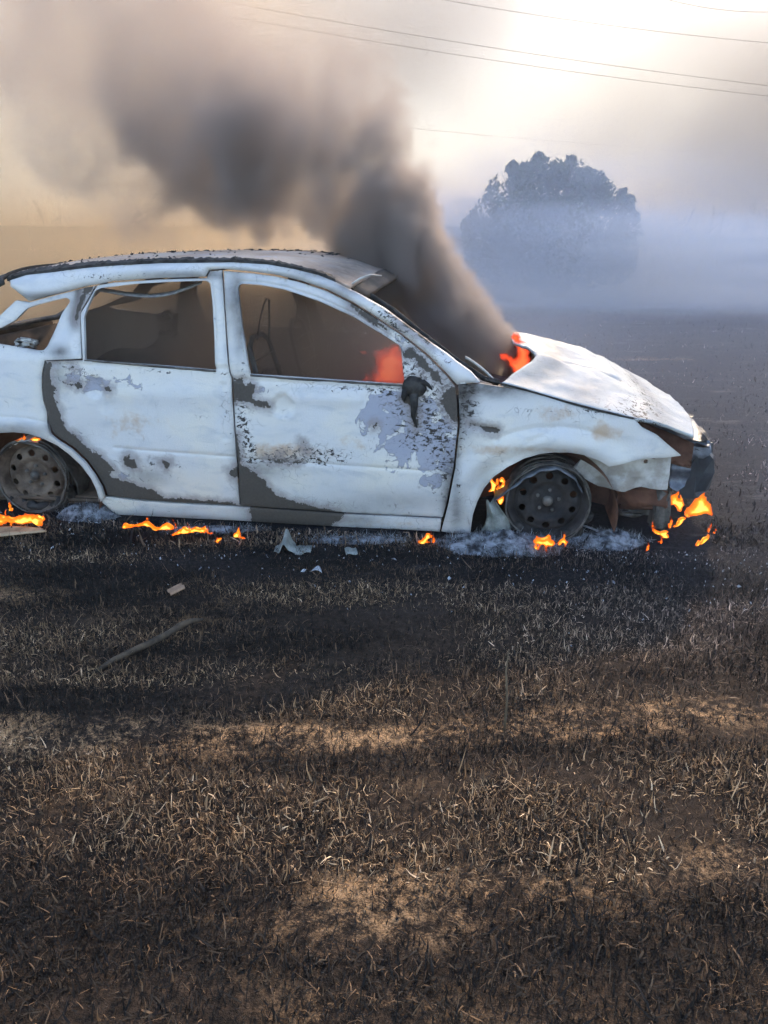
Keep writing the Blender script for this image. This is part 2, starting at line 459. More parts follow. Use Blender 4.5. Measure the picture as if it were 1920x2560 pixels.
def flame_material(name, edge, mid, core, strength, alpha, lo=-.15, hi=.35):
    m = mat(name); t = NT(m)
    n = t.noise(16, 3, .5, dist=1.0); k = t.attr('core')
    f = t.math('ADD', t.math('MULTIPLY', k, .75), t.math('MULTIPLY', t.math('SUBTRACT', n, .5), 1.1))
    c = t.mix(t.ss(f, .02, .42), edge, mid); c = t.mix(t.ss(f, .38, .72), c, core)
    em = t.n('ShaderNodeEmission'); t.l(c, em.inputs[0]); em.inputs[1].default_value = strength
    tr = t.n('ShaderNodeBsdfTransparent'); mx = t.n('ShaderNodeMixShader'); o = t.n('ShaderNodeOutputMaterial')
    a = t.math('ADD', alpha, t.math('MULTIPLY', t.ss(f, lo, hi), 1-alpha), clamp=True)
    t.l(a, mx.inputs[0]); t.l(tr.outputs[0], mx.inputs[1]); t.l(em.outputs[0], mx.inputs[2]); t.l(mx.outputs[0], o.inputs['Surface'])
    m.cycles.emission_sampling = 'NONE'
    return m
# ------------------------------------------------------------------ the burnt car
CAR_O = (-1.831, 3.705, 0.0); CAR_RZ = -R(8.569); W = 1.66
car = empty('burnt_car', CAR_O, CAR_RZ)
tag(car, 'burnt-out white five-door hatchback standing on bare rims, smoke pouring from its bonnet', 'car')

CHAR = {
 'rear_door': [
  [(.15,.80),(.238,.792),(.24,.765),(.227,.733),(.232,.701),(.247,.679),(.248,.642),(.242,.614),(.26,.573),(.263,.525),(.277,.478),(.316,.436),(.332,.407),(.372,.374),(.411,.355),(.446,.337),(.465,.302),(.497,.262),(.461,.26),(.466,.234),(.493,.219),(.557,.206),(.628,.18),(.681,.169),(.71,.137),(.744,.125),(.807,.126),(.912,.122),(1.1,.118),(1.1,.05),(.36,.05),(.36,.2),(.25,.30),(.12,.43),(.10,.6)],
  [(.563,.342),(.589,.361),(.59,.338),(.614,.332),(.613,.309),(.618,.281),(.577,.281),(.555,.296)],
  [(.738,.326),(.795,.333),(.787,.306),(.772,.292)], [(1.09,.30),(1.14,.31),(1.14,.26),(1.10,.255)],
  [(.313,.69),(.334,.70),(.348,.69),(.334,.68)], [(.356,.697),(.388,.70),(.386,.676),(.356,.677)], [(.507,.683),(.541,.682),(.538,.669),(.509,.670)],
  [(.33,.77),(.35,.785),(.365,.77),(.35,.758)]],
 'front_door': [
  [(1.10,.42),(1.15,.34),(1.225,.289),(1.263,.246),(1.299,.193),(1.379,.145),(1.453,.130),(1.518,.112),(1.60,.108),(1.60,.0),(1.10,.0)],
  [(1.137,.741),(1.19,.743),(1.184,.704),(1.226,.725),(1.245,.706),(1.231,.651),(1.247,.64),(1.312,.638),(1.311,.607),(1.255,.617),(1.223,.635),(1.182,.642),(1.12,.633)],
  [(1.934,.726),(1.963,.756),(2.016,.78),(2.04,.744),(2.01,.713),(1.996,.66),(2.005,.599),(2.003,.545),(1.987,.56),(1.982,.629),(1.943,.658),(1.927,.688)],
  [(2.102,.693),(2.146,.732),(2.21,.718),(2.21,.575),(2.167,.57),(2.143,.604),(2.119,.634)],
  [(1.683,1.079),(1.763,1.037),(1.828,.988),(1.852,.967),(1.814,.974),(1.733,1.022),(1.677,1.057)],
  [(1.934,.891),(1.972,.892),(2.083,.796),(2.122,.761),(2.108,.738),(2.069,.767),(1.982,.843),(1.943,.856)],
  [(1.05,.30),(1.158,.31),(1.152,.48),(1.05,.5)], [(1.28,.365),(1.36,.352),(1.45,.353),(1.44,.345),(1.3,.348)], [(1.345,.375),(1.36,.385),(1.352,.352),(1.34,.355)],
  [(1.455,.46),(1.468,.455),(1.49,.41),(1.482,.405)], [(1.80,.55),(1.815,.56),(1.82,.54),(1.808,.535)]],
 'front_fender': [[(2.24,.572),(2.29,.562),(2.373,.552),(2.362,.534),(2.32,.532),(2.295,.545)]],
 'sill': [[(1.175,.2),(1.172,.05),(1.18,-.1),(1.56,-.1),(1.59,.03),(1.64,.07),(1.70,.2)]],
 'roof_rail': [[(1.90,1.03),(1.94,1.0),(2.05,.925),(2.06,.905),(1.98,.955),(1.93,.985)]],
 'quarter_panel': [[(.392,1.142),(.424,1.134),(.356,1.018),(.352,.965),(.336,.985),(.335,1.03)]],
 'hood': [], 'roof': [],
}
SOOT = {   # (x, z, half width, half height, amount)
 'front_fender': [(2.22,.66,.05,.16,.75),(2.34,.72,.16,.035,.7),(2.20,.12,.05,.10,.5),(2.33,.28,.05,.12,.35),(2.62,.46,.2,.03,.35),(2.19,.4,.02,.3,.4)],
 'front_door': [(1.13,1.10,.05,.12,.7),(1.17,.93,.035,.12,.55),(2.16,.25,.04,.18,.75),(1.9,.18,.25,.05,.35),(1.25,.31,.12,.05,.55),(1.6,.12,.3,.04,.35),(1.70,1.06,.1,.03,.4)],
 'rear_door': [(1.0,1.19,.08,.02,.7),(1.08,1.15,.03,.05,.35),(.27,.74,.05,.09,.5),(.66,.24,.12,.05,.5),(1.13,.3,.03,.15,.4),(.34,.40,.05,.06,.4)],
 'quarter_panel': [(.355,1.09,.03,.08,1.0),(.335,1.0,.025,.06,.9),(.28,.84,.05,.03,.8),(.05,.47,.25,.03,.4),(.36,.87,.02,.03,-.4)],
 'roof_rail': [(.85,1.195,.25,.015,.5),(.15,1.09,.16,.02,.6),(1.4,1.19,.2,.02,.35),(1.65,1.13,.1,.03,.45),(1.95,.985,.12,.04,.45)],
 'sill': [(.7,.02,.3,.02,.35),(1.2,.06,.1,.06,.5),(1.7,.06,.12,.05,.5)],
 'hood': [(2.62,.80,.09,.05,.45),(2.75,.70,.10,.03,.35),(2.5,.76,.1,.03,.3),(3.1,.6,.1,.05,.35)],
 'roof': [(1.6,1.2,.18,.1,.8)],
}
def wear(x, z, name):
    P = np.stack([x, z], 1); n = len(P)
    ch = np.full(n, -.12); so = np.zeros(n); pa = np.zeros(n); fl = np.full(n, .30); ru = np.zeros(n)
    for poly in CHAR.get(name, []): ch = np.maximum(ch, np.clip(sdist(P, poly), -.12, .12))
    for cx, cz, sx, sz, a in SOOT.get(name, []): so += a*np.exp(-((x-cx)/sx)**2 - ((z-cz)/sz)**2)
    g = lambda cx, cz, sx, sz: np.exp(-((x-cx)/sx)**2 - ((z-cz)/sz)**2)
    if name == 'front_door':
        pa = np.clip(.12 + g(2.02,.48,.24,.15) + .8*g(1.9,.64,.22,.1) + .7*g(2.1,.3,.08,.12) + .6*g(1.9,.92,.25,.1) + .5*g(1.3,.69,.2,.04) + .5*g(1.3,.3,.12,.05), 0, 1)
        fl = np.clip(.32 + 1.1*g(2.05,.62,.16,.20) + 1.1*g(2.0,.80,.18,.13) + .9*g(1.18,.5,.05,.3) + .7*g(1.5,.40,.25,.05) + .5*g(2.13,.35,.06,.2) + .5*g(1.8,.71,.4,.025) + .6*g(1.8,1.0,.2,.06) + .5*g(1.4,.36,.25,.035) + .5*g(1.5,.13,.3,.03), 0, 1)
        ru = np.clip(g(1.35,.40,.2,.06) + .5*g(1.7,.45,.25,.06) + .3*g(1.9,.13,.3,.05), 0, 1)
    elif name == 'rear_door':
        pa = np.clip(.15 + .9*g(.4,.72,.12,.05) + .6*g(.7,.70,.3,.04) + .8*g(.33,.42,.06,.06) + .6*g(.65,.22,.2,.05), 0, 1)
        fl = np.clip(.26 + .55*g(.35,.74,.14,.07) + .5*g(.8,.765,.3,.02) + .5*g(1.1,.55,.03,.3) + .5*g(.7,.30,.25,.05), 0, 1)
        ru = np.clip(.6*g(.6,.5,.2,.12), 0, 1)
    elif name == 'quarter_panel':
        fl = np.clip(.22 + .6*g(.06,.86,.15,.015) + .5*g(.2,.83,.06,.03), 0, 1); ru = .3*g(.1,.5,.3,.05)
        ch = np.maximum(ch, -.12)
    elif name == 'front_fender':
        fl = np.clip(.30 + .9*g(2.22,.66,.06,.13) + .5*g(2.20,.35,.03,.2) + .4*g(2.7,.64,.3,.03), 0, 1)
        ru = np.clip(.9*g(2.62,.63,.10,.05) + g(2.85,.55,.10,.05) + .7*g(2.35,.45,.2,.03) + .5*g(2.6,.47,.25,.02), 0, 1)
    elif name == 'roof_rail':
        fl = np.clip(.30 + 1.0*g(1.95,1.0,.28,.07) + .6*g(.5,1.18,.2,.02) + .4*g(1.2,1.22,.5,.02) + .4*g(2.1,.86,.1,.06), 0, 1); pa = .5*g(1.9,1.0,.3,.08)
    elif name == 'sill':
        fl = fl*0 + .45; ru = .6*g(.9,.05,.4,.04) + .7*g(1.9,.04,.3,.04); pa = ru*.5
    elif name == 'hood':
        fl = np.clip(.40 + .6*g(2.95,.62,.3,.05), 0, 1)
    elif name == 'roof':
        fl = fl*0 + .25; ru = x*0 + .25
    return dict(char=ch, soot=np.clip(so, 0, 1), patch=pa, flake=fl, rust=ru)

BODY = [M_ASH, M_INNER]
def arch_flare(x, z, cx, cz, r):
    d = np.hypot((x-cx), (z-cz)*1.18) - r
    return -.016*np.exp(-(np.clip(d, 0, 1)/.03)**2) - .018*np.exp(-((d-.11)/.05)**2)
def dish(x, z, cx, cz, r, dp): return dp*np.clip(1 - ((x-cx)**2 + (z-cz)**2)/r**2, 0, 1)**.5
def crease(x, z, pts, dp, wd):
    d = seg_dist(np.stack([x, z], 1), pts, False); return dp*np.exp(-(d/wd)**2)
def line_pts(pts, offs=(-.005, 0, .005), step=.012):
    out = []
    for a, b in zip(pts, pts[1:]):
        L = math.dist(a, b); n = max(1, int(L/step)); nx, nz = -(b[1]-a[1])/L, (b[0]-a[0])/L
        for k in range(n+1):
            for o in offs: out.append((a[0]+(b[0]-a[0])*k/n + nx*o, a[1]+(b[1]-a[1])*k/n + nz*o))
    return out

def offset(poly, d):
    out = []; n = len(poly); ar = sum(a[0]*b[1]-b[0]*a[1] for a, b in zip(poly, poly[1:] + poly[:1])); sg = 1 if ar > 0 else -1
    for i in range(n):
        a, b, c = poly[i-1], poly[i], poly[(i+1) % n]
        n1 = Vector((b[1]-a[1], a[0]-b[0])).normalized()*sg; n2 = Vector((c[1]-b[1], b[0]-c[0])).normalized()*sg
        m_ = (n1+n2); m_ = m_/max(.6, m_.length_squared/2) if m_.length > .01 else n1
        out.append((b[0]+m_.x*d, b[1]+m_.y*d))
    return out
# -- rear quarter with its window frame
q_out = [(.203,.800),(.390,.812),(.364,1.014),(.434,1.135),(.383,1.128),(.10,1.058),(.03,1.066),(-.05,.995),(-.30,.90),(-.52,.84),(-.60,.70),(-.62,.50),(-.58,.30),(-.48,.16),(-.40,.14),(-.385,.20),(-.36,.28),(-.30,.36),(-.20,.42),(-.08,.440),(-.001,.447),(.076,.442),(.149,.42),(.222,.388),(.275,.344),(.328,.285),(.364,.218),(.378,.153),(.378,.08),(.413,.112),(.412,.171),(.391,.24),(.355,.308),(.297,.372),(.226,.418),(.198,.447),(.183,.504),(.188,.552),(.175,.612),(.175,.662),(.182,.733)]
q_win = [(.285,1.081),(.298,1.078),(.307,1.064),(.274,1.012),(.242,.93),(.212,.865),(.194,.845),(.161,.842),(-.034,.866),(-.2,.885),(-.25,.90),(-.04,.94),(.032,.975),(.092,1.031),(.151,1.05)]
QC = [(-.4,.50),(-.1,.525),(.08,.52),(.17,.505)]
panel('quarter_panel', q_out, car, BODY, [q_win], disp=lambda x, z: arch_flare(x, z, 0, .14, .30) + crease(x, z, QC, .006, .006) + .02*np.exp(-((x-.33)/.03)**2-((z-1.03)/.09)**2), dent=.003, seed=1, extra=line_pts(QC))
# -- rear door
rd_out = [(.207,.797),(.397,.803),(.371,1.012),(.442,1.137),(.52,1.151),(.75,1.167),(.985,1.175),(1.0,1.205),(1.058,1.21),(1.079,1.06),(1.122,.77),(1.132,.74),(1.135,.479),(1.135,.308),(1.118,.103),(.747,.102),(.569,.107),(.424,.118),(.419,.171),(.398,.242),(.362,.312),(.304,.379),(.234,.425),(.207,.449),(.191,.504),(.196,.552),(.183,.612),(.183,.662),(.190,.733)]
rd_win = [(.409,.808),(.399,.911),(.389,.996),(.404,1.045),(.434,1.113),(.461,1.126),(.635,1.147),(.803,1.157),(.985,1.164),(1.005,1.154),(1.023,1.069),(1.046,.901),(1.058,.775)]
RC = [(.515,.384),(1.13,.366)]
RG = offset(rd_win, .011)[:-1]
def rd_disp(x, z):
    return crease(x, z, RG, .006, .0035) + crease(x, z, RC, .006, .005) + dish(x, z, .452, .680, .052, .016) + dish(x, z, .50,.60,.045,.006) - .010*np.exp(-((z-.66)/.05)**2)*(x > .5) \
        + .008*np.exp(-((x-1.09)/.015)**2)*(z < .72)*(z > .45) + .010*np.exp(-((z-.785)/.008)**2) + .012*np.exp(-((x-.45)/.12)**2-((z-.45)/.1)**2)
panel('rear_door', rd_out, car, BODY, [rd_win], disp=rd_disp, dent=.005, seed=2, extra=line_pts(RC) + line_pts(RG, (-.004, 0, .004), .010) + line_pts([(.3,.79),(1.1,.757)], (-.006,.004)))
# -- front door
fd_out = [(1.067,1.207),(1.086,1.062),(1.13,.77),(1.14,.74),(1.143,.479),(1.143,.308),(1.126,.103),(1.668,.094),(2.128,.098),(2.146,.176),(2.174,.36),(2.187,.56),(2.180,.657),(2.168,.733),(2.114,.793),(2.035,.861),(1.916,.943),(1.758,1.033),(1.678,1.074),(1.556,1.126),(1.437,1.160),(1.318,1.185),(1.198,1.198)]
fd_win = [(1.223,.762),(1.174,.964),(1.141,1.131),(1.147,1.146),(1.162,1.152),(1.243,1.149),(1.364,1.13),(1.525,1.084),(1.687,1.021),(1.831,.946),(1.903,.906),(1.918,.891),(1.930,.82),(1.943,.735)]
FC = [(1.165,.36),(2.06,.337)]
FG = offset(fd_win, .013)[:-1]
def fd_disp(x, z):
    belt = .758 - (x-1.223)*.036
    return crease(x, z, FG, .006, .0035) + crease(x, z, FC, .006, .005) + dish(x, z, 1.377, .622, .056, .020) + .010*np.exp(-((z-belt+.022)/.008)**2)*(x < 1.95) \
        - .008*np.exp(-((z-.66)/.03)**2)*(x > 1.4)*(x < 1.75) + .012*np.exp(-((x-1.95)/.10)**2-((z-.45)/.1)**2)
panel('front_door', fd_out, car, BODY, [fd_win], disp=fd_disp, dent=.006, seed=3, extra=line_pts(FC) + line_pts(FG, (-.004, 0, .004), .010) + line_pts([(1.2,.735),(1.95,.71)], (-.006,.004)))
# -- sill
panel('sill', [(.384,.078),(.398,.108),(.425,.112),(.569,.101),(.747,.096),(1.118,.096),(1.668,.086),(2.122,.090),(2.114,.012),(1.585,.008),(1.172,.010),(.727,.008),(.445,.006),(.42,.03)], car, BODY, yoff=-.006, th=.09, dent=.003, seed=4)
# -- roof rail with the windscreen pillar
rr_out = [(-.007,1.157),(.074,1.181),(.219,1.197),(.386,1.216),(.531,1.227),(.753,1.239),(.95,1.242),(1.113,1.245),(1.277,1.237),(1.398,1.219),(1.518,1.194),(1.591,1.168),(1.656,1.138),(1.718,1.11),(1.832,1.054),(1.945,.982),(2.059,.909),(2.126,.869),(2.17,.838),(2.236,.797),(2.278,.755),(2.176,.742),(2.120,.800),(2.040,.868),(1.921,.950),(1.762,1.041),(1.684,1.082),(1.56,1.134),(1.44,1.168),(1.32,1.193),(1.199,1.206),(1.063,1.216),(.996,1.212),(.980,1.182),(.75,1.174),(.52,1.158),(.440,1.143),(.383,1.134),(.10,1.064),(-.004,1.13)]
def rr_disp(x, z):
    d = np.clip(seg_dist(np.stack([x, z], 1), rr_out), 0, .03)
    return -.020*(d/.03)**.6
panel('roof_rail', rr_out, car, BODY, disp=rr_disp, dent=.003, seed=5, th=.035)
# -- front fender
ff_out = [(2.196,.56),(2.183,.36),(2.155,.176),(2.121,.014),(2.262,.011),(2.271,.122),(2.289,.195),(2.318,.268),(2.361,.331),(2.42,.379),(2.492,.422),(2.565,.446),(2.624,.454),(2.684,.456),(2.751,.448),(2.819,.425),(2.866,.397),(2.94,.418),(3.01,.432),(3.11,.432),(3.187,.437),(3.118,.492),(3.066,.536),(2.994,.572),(2.967,.599),(2.954,.610),(2.88,.624),(2.77,.645),(2.667,.671),(2.578,.698),(2.474,.724),(2.34,.741),(2.28,.750),(2.183,.740),(2.190,.657)]
FDC = [(2.25,.560),(2.36,.548)]; FDA = [(2.36,.50),(2.43,.535),(2.53,.560),(2.63,.570),(2.73,.562),(2.83,.535)]
def ff_disp(x, z):
    return arch_flare(x, z, 2.615, .12, .345) + crease(x, z, FDA, .008, .012) + crease(x, z, FDC, .018, .012) + crease(x, z, [(2.50,.50),(2.56,.523),(2.606,.560)], .010, .010) \
        + .010*np.exp(-((x-2.9)/.06)**2-((z-.5)/.04)**2) + crease(x, z, [(2.225,.73),(2.215,.48)], .006, .006)
panel('front_fender', ff_out, car, BODY, disp=ff_disp, dent=.005, seed=6, extra=line_pts(FDC) + line_pts(FDA))

# -- the far side repeats the near one, mirrored
for nm in ('quarter_panel', 'rear_door', 'front_door', 'sill', 'roof_rail', 'front_fender'):
    o = bpy.data.objects[nm].copy(); COL.objects.link(o); o.parent = car; o.location = (0, W, 0); o.scale = (1, -1, 1)

# -- roof
rx = [-.36,-.25,-.007,.074,.219,.386,.531,.753,.95,1.113,1.277,1.398,1.518,1.591,1.656]
rz_ = [1.115,1.128,1.157,1.181,1.197,1.216,1.227,1.239,1.242,1.245,1.237,1.219,1.194,1.168,1.138]
cz_x = [-.36,-.114,.1,.3,.5,.8,1.07,1.26,1.4,1.54,1.66]; cz_z = [1.160,1.203,1.234,1.256,1.270,1.282,1.282,1.277,1.260,1.228,1.178]
def roof_f(u, v):
    x0 = -.02 - .16*(1-(2*v-1)**2)**.7; x = x0 + u*(1.66-x0); ze = np.interp(x, rx, rz_) + .004; zc = np.interp(x, cz_x, cz_z)
    y0 = float(S(x, ze)) + .012 + .08*max(0, -x)/.36; y = y0 + (W-2*y0)*v
    z = ze + (zc-ze)*(1-abs(2*v-1)**2.4)
    z += .012*(vnoise(np.array([[x, y, 0]]), 2.2, 77, 3)[0]-.5) - .010*math.exp(-((x-.55)/.35)**2)*math.exp(-((y-.5)/.3)**2)
    return (x + .06*(1-(2*v-1)**2)*u**8, y, z)
V, F = grid_solid(roof_f, 80, 44, .012)
A = wear(np.array([v[0] for v in V]), np.array([v[2] for v in V]), 'roof')
mesh_obj('roof', V, F, M_ROOF, car, attrs=A)
# black perished seal along the roof edge, ragged on its upper side
g = np.random.default_rng(3)
def ragged_strip(xs, wfun, side):
    V = []; F = []
    for i, x in enumerate(xs):
        z = float(np.interp(x, rx, rz_)) + .004; y = float(S(x, z)) + .006 + .08*max(0, -x)/.36
        w_ = wfun(x)*(.55 + .9*g.random()); h = .006 + (.014*g.random() if g.random() < .2 else .003)
        for (dy, dz) in ((-.004, -.006), (-.002, h), (w_, .008 + h*.3 + w_*.35), (w_, -.004)):
            yy = y + dy; V.append((x + g.normal(0, .002), yy if side == 0 else W - yy, z + dz))
    for i in range(len(xs)-1):
        for k in range(4):
            a = i*4; F.append((a+k, a+(k+1) % 4, a+4+(k+1) % 4, a+4+k))
    F.append((3, 2, 1, 0)); n = (len(xs)-1)*4; F.append((n, n+1, n+2, n+3))
    return V, F
for sd_ in (0, 1):
    V, F = ragged_strip(np.arange(-.03, 1.60, .011), lambda x: float(np.interp(x, [-.35,-.1,.05,.2,.5,1.0,1.6], [.03,.035,.045,.04,.03,.022,.014])), sd_)
    mesh_obj('roof_seal', V, F, M_CHAR, car, smooth=False)
V, F = grid_solid(lambda u, v: (-.03 - .16*(1-(2*v-1)**2)**.7 - .055*u, .165 + (W-.33)*v, 1.158 + .046*(1-abs(2*v-1)**2.4) - .022*u + .006*math.sin(v*60)*u), 4, 60, .02)
mesh_obj('hatch_lip', V, F, M_CHAR, car)
# curled black flakes on the roof skin
V = []; F = []
for k in range(150):
    x = g.uniform(0, 1.55); v = g.uniform(.03, .97) if k % 3 else g.uniform(.45, .75); u = (x+.1)/1.76
    p = Vector(roof_f(u, v)); r = g.uniform(.004, .016) if k % 9 else g.uniform(.02, .035); a = g.uniform(0, 6.28)
    b = len(V); c_, s_ = math.cos(a)*r, math.sin(a)*r; h = g.uniform(.002, .008)
    V += [p+Vector((-c_, -s_, .001)), p+Vector((s_*.6, -c_*.6, .001)), p+Vector((c_, s_, h)), p+Vector((-s_*.6, c_*.6, h*.4)), p+Vector((0, 0, h*1.6))]
    F += [(b, b+1, b+4), (b+1, b+2, b+4), (b+2, b+3, b+4), (b+3, b, b+4), (b, b+3, b+2, b+1)]
o = mesh_obj('charred_flakes', V, F, M_CHAR, car, smooth=False); o['kind'] = 'stuff'
# windscreen header and a torn strip at its corner
def hdr(u, v):
    y = .27 + (W-.54)*v; x = 1.655 + .075*u + .06*(1-(2*v-1)**2); return (x, y, 1.142 + .045*(1-(2*v-1)**2) - .035*u)
V, F = grid_solid(hdr, 4, 24, .02); mesh_obj('windscreen_header', V, F, M_INNER, car)
mesh_obj('torn_strip', *tube([(1.66,.25,1.15),(1.70,.26,1.175),(1.74,.30,1.19),(1.79,.33,1.185)], [.005,.006,.005,.003], 5), M_ZINC, car)

# -- hood
nx_ = [2.30,2.353,2.473,2.666,2.879,2.961,3.028,3.108,3.181,3.238,3.30]; nz_ = [.768,.758,.731,.681,.633,.612,.603,.577,.546,.522,.49]
hc_x = [2.30,2.43,2.54,2.68,2.80,2.935,3.027,3.12,3.22,3.31,3.40]; hc_z = [.862,.848,.832,.800,.768,.712,.664,.602,.548,.505,.47]
def hood_f(u, v):
    c = 1-abs(2*v-1)
    back = 2.36 + .135*math.exp(-((v-.20)/.13)**2) + .03*math.exp(-((v-.75)/.2)**2) + .05*(c**.5)
    front = 3.235 + .10*(1-(2*v-1)**2)
    x = back + (front-back)*u
    ze = np.interp(x, nx_, nz_); zc = np.interp(x, hc_x, hc_z)
    y0 = float(S(x, ze)) + .006; y = y0 + (W-2*y0)*v
    z = ze + (zc-ze)*(1-abs(2*v-1)**2.1)
    q = np.array([[x, y, 0]])
    z += .036*(vnoise(q, 4.5, 91, 3)[0]-.5)*min(1, c*5) + .012*(abs(vnoise(q, 9.0, 92, 2)[0]-.5)*2)*min(1, c*6)
    d = abs((y-.42) - (x-2.55)*.25 - .03*math.sin(x*14)); z -= .016*math.exp(-(d/.018)**2)*(2.52 < x < 2.95)
    z -= .02*math.exp(-((x-2.75)/.10)**2-((y-.62)/.10)**2) - .018*math.exp(-((x-2.62)/.09)**2-((y-.36)/.08)**2)
    z += .03*math.exp(-((v-.2)/.12)**2)*math.exp(-(u/.10)**2)
    return (x, y, z)
V, F = grid_solid(hood_f, 72, 96, .012)
A = wear(np.array([v[0] for v in V]), np.array([v[2] for v in V]), 'hood')
mesh_obj('hood', V, F, M_HOOD, car, attrs=A)
mesh_obj('hood_gap_shade', *tube([(x, float(S(x, z))+.004, z-.002) for x, z in [(np.interp(k/40, [0, 1], [2.30, 2.95]), np.interp(np.interp(k/40, [0, 1], [2.30, 2.95]), nx_, nz_)) for k in range(41)]], .005, 5), M_CHAR, car)  # dark tube added to stand for the shaded gap beside the hood
# scuttle piece between pillar and hood
V, F = grid_solid(lambda u, v: (2.20 + .16*u, .19 + .10*v + .05*u, .842 - .085*u - .05*u*u + .012*math.sin(v*3.1) - .04*v), 8, 5, .012)
mesh_obj('scuttle_end', V, F, M_ZINC, car)
V, F = grid_solid(lambda u, v: (2.22 + .20*u, .16 + (W-.32)*v, .70 - .05*u + .02*math.sin(v*40)*u), 6, 40, .02)
mesh_obj('scuttle', V, F, M_STEEL, car)
A_ = tube([(1.70,.335,1.115),(1.85,.29,1.035),(2.0,.24,.93),(2.15,.19,.83),(2.29,.15,.75),(2.36,.13,.735)], .014, 6)
mesh_obj('windscreen_seal', *A_, M_CHAR, car)
for n_, z_, y_ in (('window_seal', .775, 0), ('window_seal', .735, 1)):
    pts = [(.41,.808),(.6,.80),(.85,.786),(1.06,.775)] if y_ == 0 else [(1.225,.760),(1.45,.750),(1.7,.742),(1.942,.734)]
    V, F = tube([(x, float(S(x, z))+.002+g.normal(0,.0008), z-.003) for x, z in [(a+(b-a)*t/8, c_+(d_-c_)*t/8) for (a, c_), (b, d_) in zip(pts, pts[1:]) for t in range(9)]], .006, 5)
    mesh_obj(n_, V, F, M_STEEL, bpy.data.objects['rear_door' if y_ == 0 else 'front_door'])
# melted mirror: a black lump with drips on the front corner of the window
bm = bmesh.new(); bmesh.ops.create_icosphere(bm, subdivisions=3, radius=1)
for v in bm.verts:
    k = 1 + .35*(vnoise(np.array([tuple(v.co)]), 1.7, 5, 3)[0]-.5)*2; v.co = Vector((1.985+v.co.x*.055*k, .020+v.co.y*.035*k, .728+v.co.z*.045*k))
V = [v.co.copy() for v in bm.verts]; bm.verts.index_update(); F = [tuple(v.index for v in f.verts) for f in bm.faces]; bm.free()
d1 = tube([(1.985,.0,.70),(1.99,-.008,.65),(1.985,-.006,.60),(1.995,-.002,.565),(2.002,.0,.545)], [.022,.018,.010,.007,.004], 7)
d2 = tube([(1.95,.005,.715),(1.94,-.004,.68),(1.945,.0,.665)], [.018,.012,.004], 6)
d3 = tube([(2.0,.01,.74),(2.03,.015,.75),(2.05,.02,.735),(2.07,.02,.712)], [.016,.013,.009,.005], 6)
mesh_obj('melted_mirror', *merge((V, F), d1, d2, d3), M_CHAR, bpy.data.objects['front_door'])

# -- nose: headlight pocket, crash beam, bumper core, structure below the fender
V, F = grid_solid(lambda u, v: (2.93 + .30*u, float(S(2.95+.28*u, .5)) + .10 + .16*v, .60 - .14*u - .03*v - .05*u*u), 10, 6, .01)
def pocket(u, v):
    x = 2.94 + .32*u; return (x, float(S(x, .5)) + .07 + .03*math.sin(u*3.1), .61 - .14*u - .16*v*(1-.3*u))
V2, F2 = grid_solid(pocket, 12, 6, .01)
mesh_obj('headlight_pocket', *merge((V2, F2)), M_RUST, car)
def rail_panel(x, z): return x*0 + .15 + .012*np.sin(x*40)*(z < .3)
panel('inner_wing', [(2.80,.43),(2.866,.405),(3.01,.438),(3.16,.438),(3.165,.25),(3.044,.262),(2.969,.237),(2.85,.255),(2.72,.33)], car, [M_ZINC, M_INNER], [circle(3.05,.385,.010,10)], base=rail_panel, th=.02, dent=.012, seed=8, masks=False)
panel('crash_beam_end', [(3.17,.42),(3.255,.415),(3.268,.30),(3.25,.255),(3.215,.235),(3.182,.25)], car, [M_SHEET, M_INNER], base=lambda x, z: x*0+.20+.02*np.sin(z*50), th=.06, dent=.02, seed=9, masks=False)
def bump(u, v):
    a = (u-.5)*2; x = 3.30 + .115*(1-a*a)**.5 if abs(a) < 1 else 3.30; x = 3.30 + .115*math.sqrt(max(0, 1-a*a)) ; return (x, .34 + .98*u, 0)
V = []; F = []
nu, nv = 28, 12
for i in range(nu+1):
    u = i/nu; a = 2*u-1; cx = 3.315 + .09*(1-a*a)**.5; y = .245 + (W-.49)*u
    for j in range(nv):
        t = 2*math.pi*j/nv; rr = .055*(1 + .25*math.sin(i*1.7+j)); q_ = lambda v: math.copysign(abs(v)**.55, v)
        V.append((cx - .02 + rr*.8*q_(math.cos(t)) + .016*math.sin(t*3+i) + g.normal(0, .006), y + g.normal(0, .006), .305 + .125*q_(math.sin(t))*(1 + .08*math.sin(i*.9)) + g.normal(0, .008)))
for i in range(nu):
    for j in range(nv): F.append((i*nv+j, i*nv+(j+1) % nv, (i+1)*nv+(j+1) % nv, (i+1)*nv+j))
F.append(tuple(range(nv-1, -1, -1))); F.append(tuple(nu*nv+j for j in range(nv)))
mesh_obj('bumper_core', V, F, M_FOAM, car, smooth=False)
V, F = block((3.16,.24,.36),(3.36,W-.24,.47), .012, .02, 4); mesh_obj('front_crossmember', V, F, M_SHEET, car)
V, F = block((2.95,.22,.12),(3.20,.34,.25), .012, .02, 5); mesh_obj('chassis_leg', V, F, M_RUST, car)
V, F = block((3.12,.22,.02),(3.20,.30,.25), .010, .015, 6); mesh_obj('subframe_mount', V, F, M_STEEL, car)
V, F = block((2.98,.28,.06),(3.18,W-.28,.18), .02, .03, 7); mesh_obj('radiator_remains', V, F, M_STEEL, car)
V, F = block((2.42,.40,.15),(2.95,1.25,.58), .02, .04, 8); mesh_obj('engine_block', V, F, M_RUST, car)
for y_ in (.30, W-.30):
    V, F = lathe([(.001,0),(.06,0),(.075,-.02),(.075,-.30)], 20); V = [(2.62+v[0], y_+v[2], .70+v[1]) for v in V]
    mesh_obj('strut_tower', V, F, M_STEEL, car)
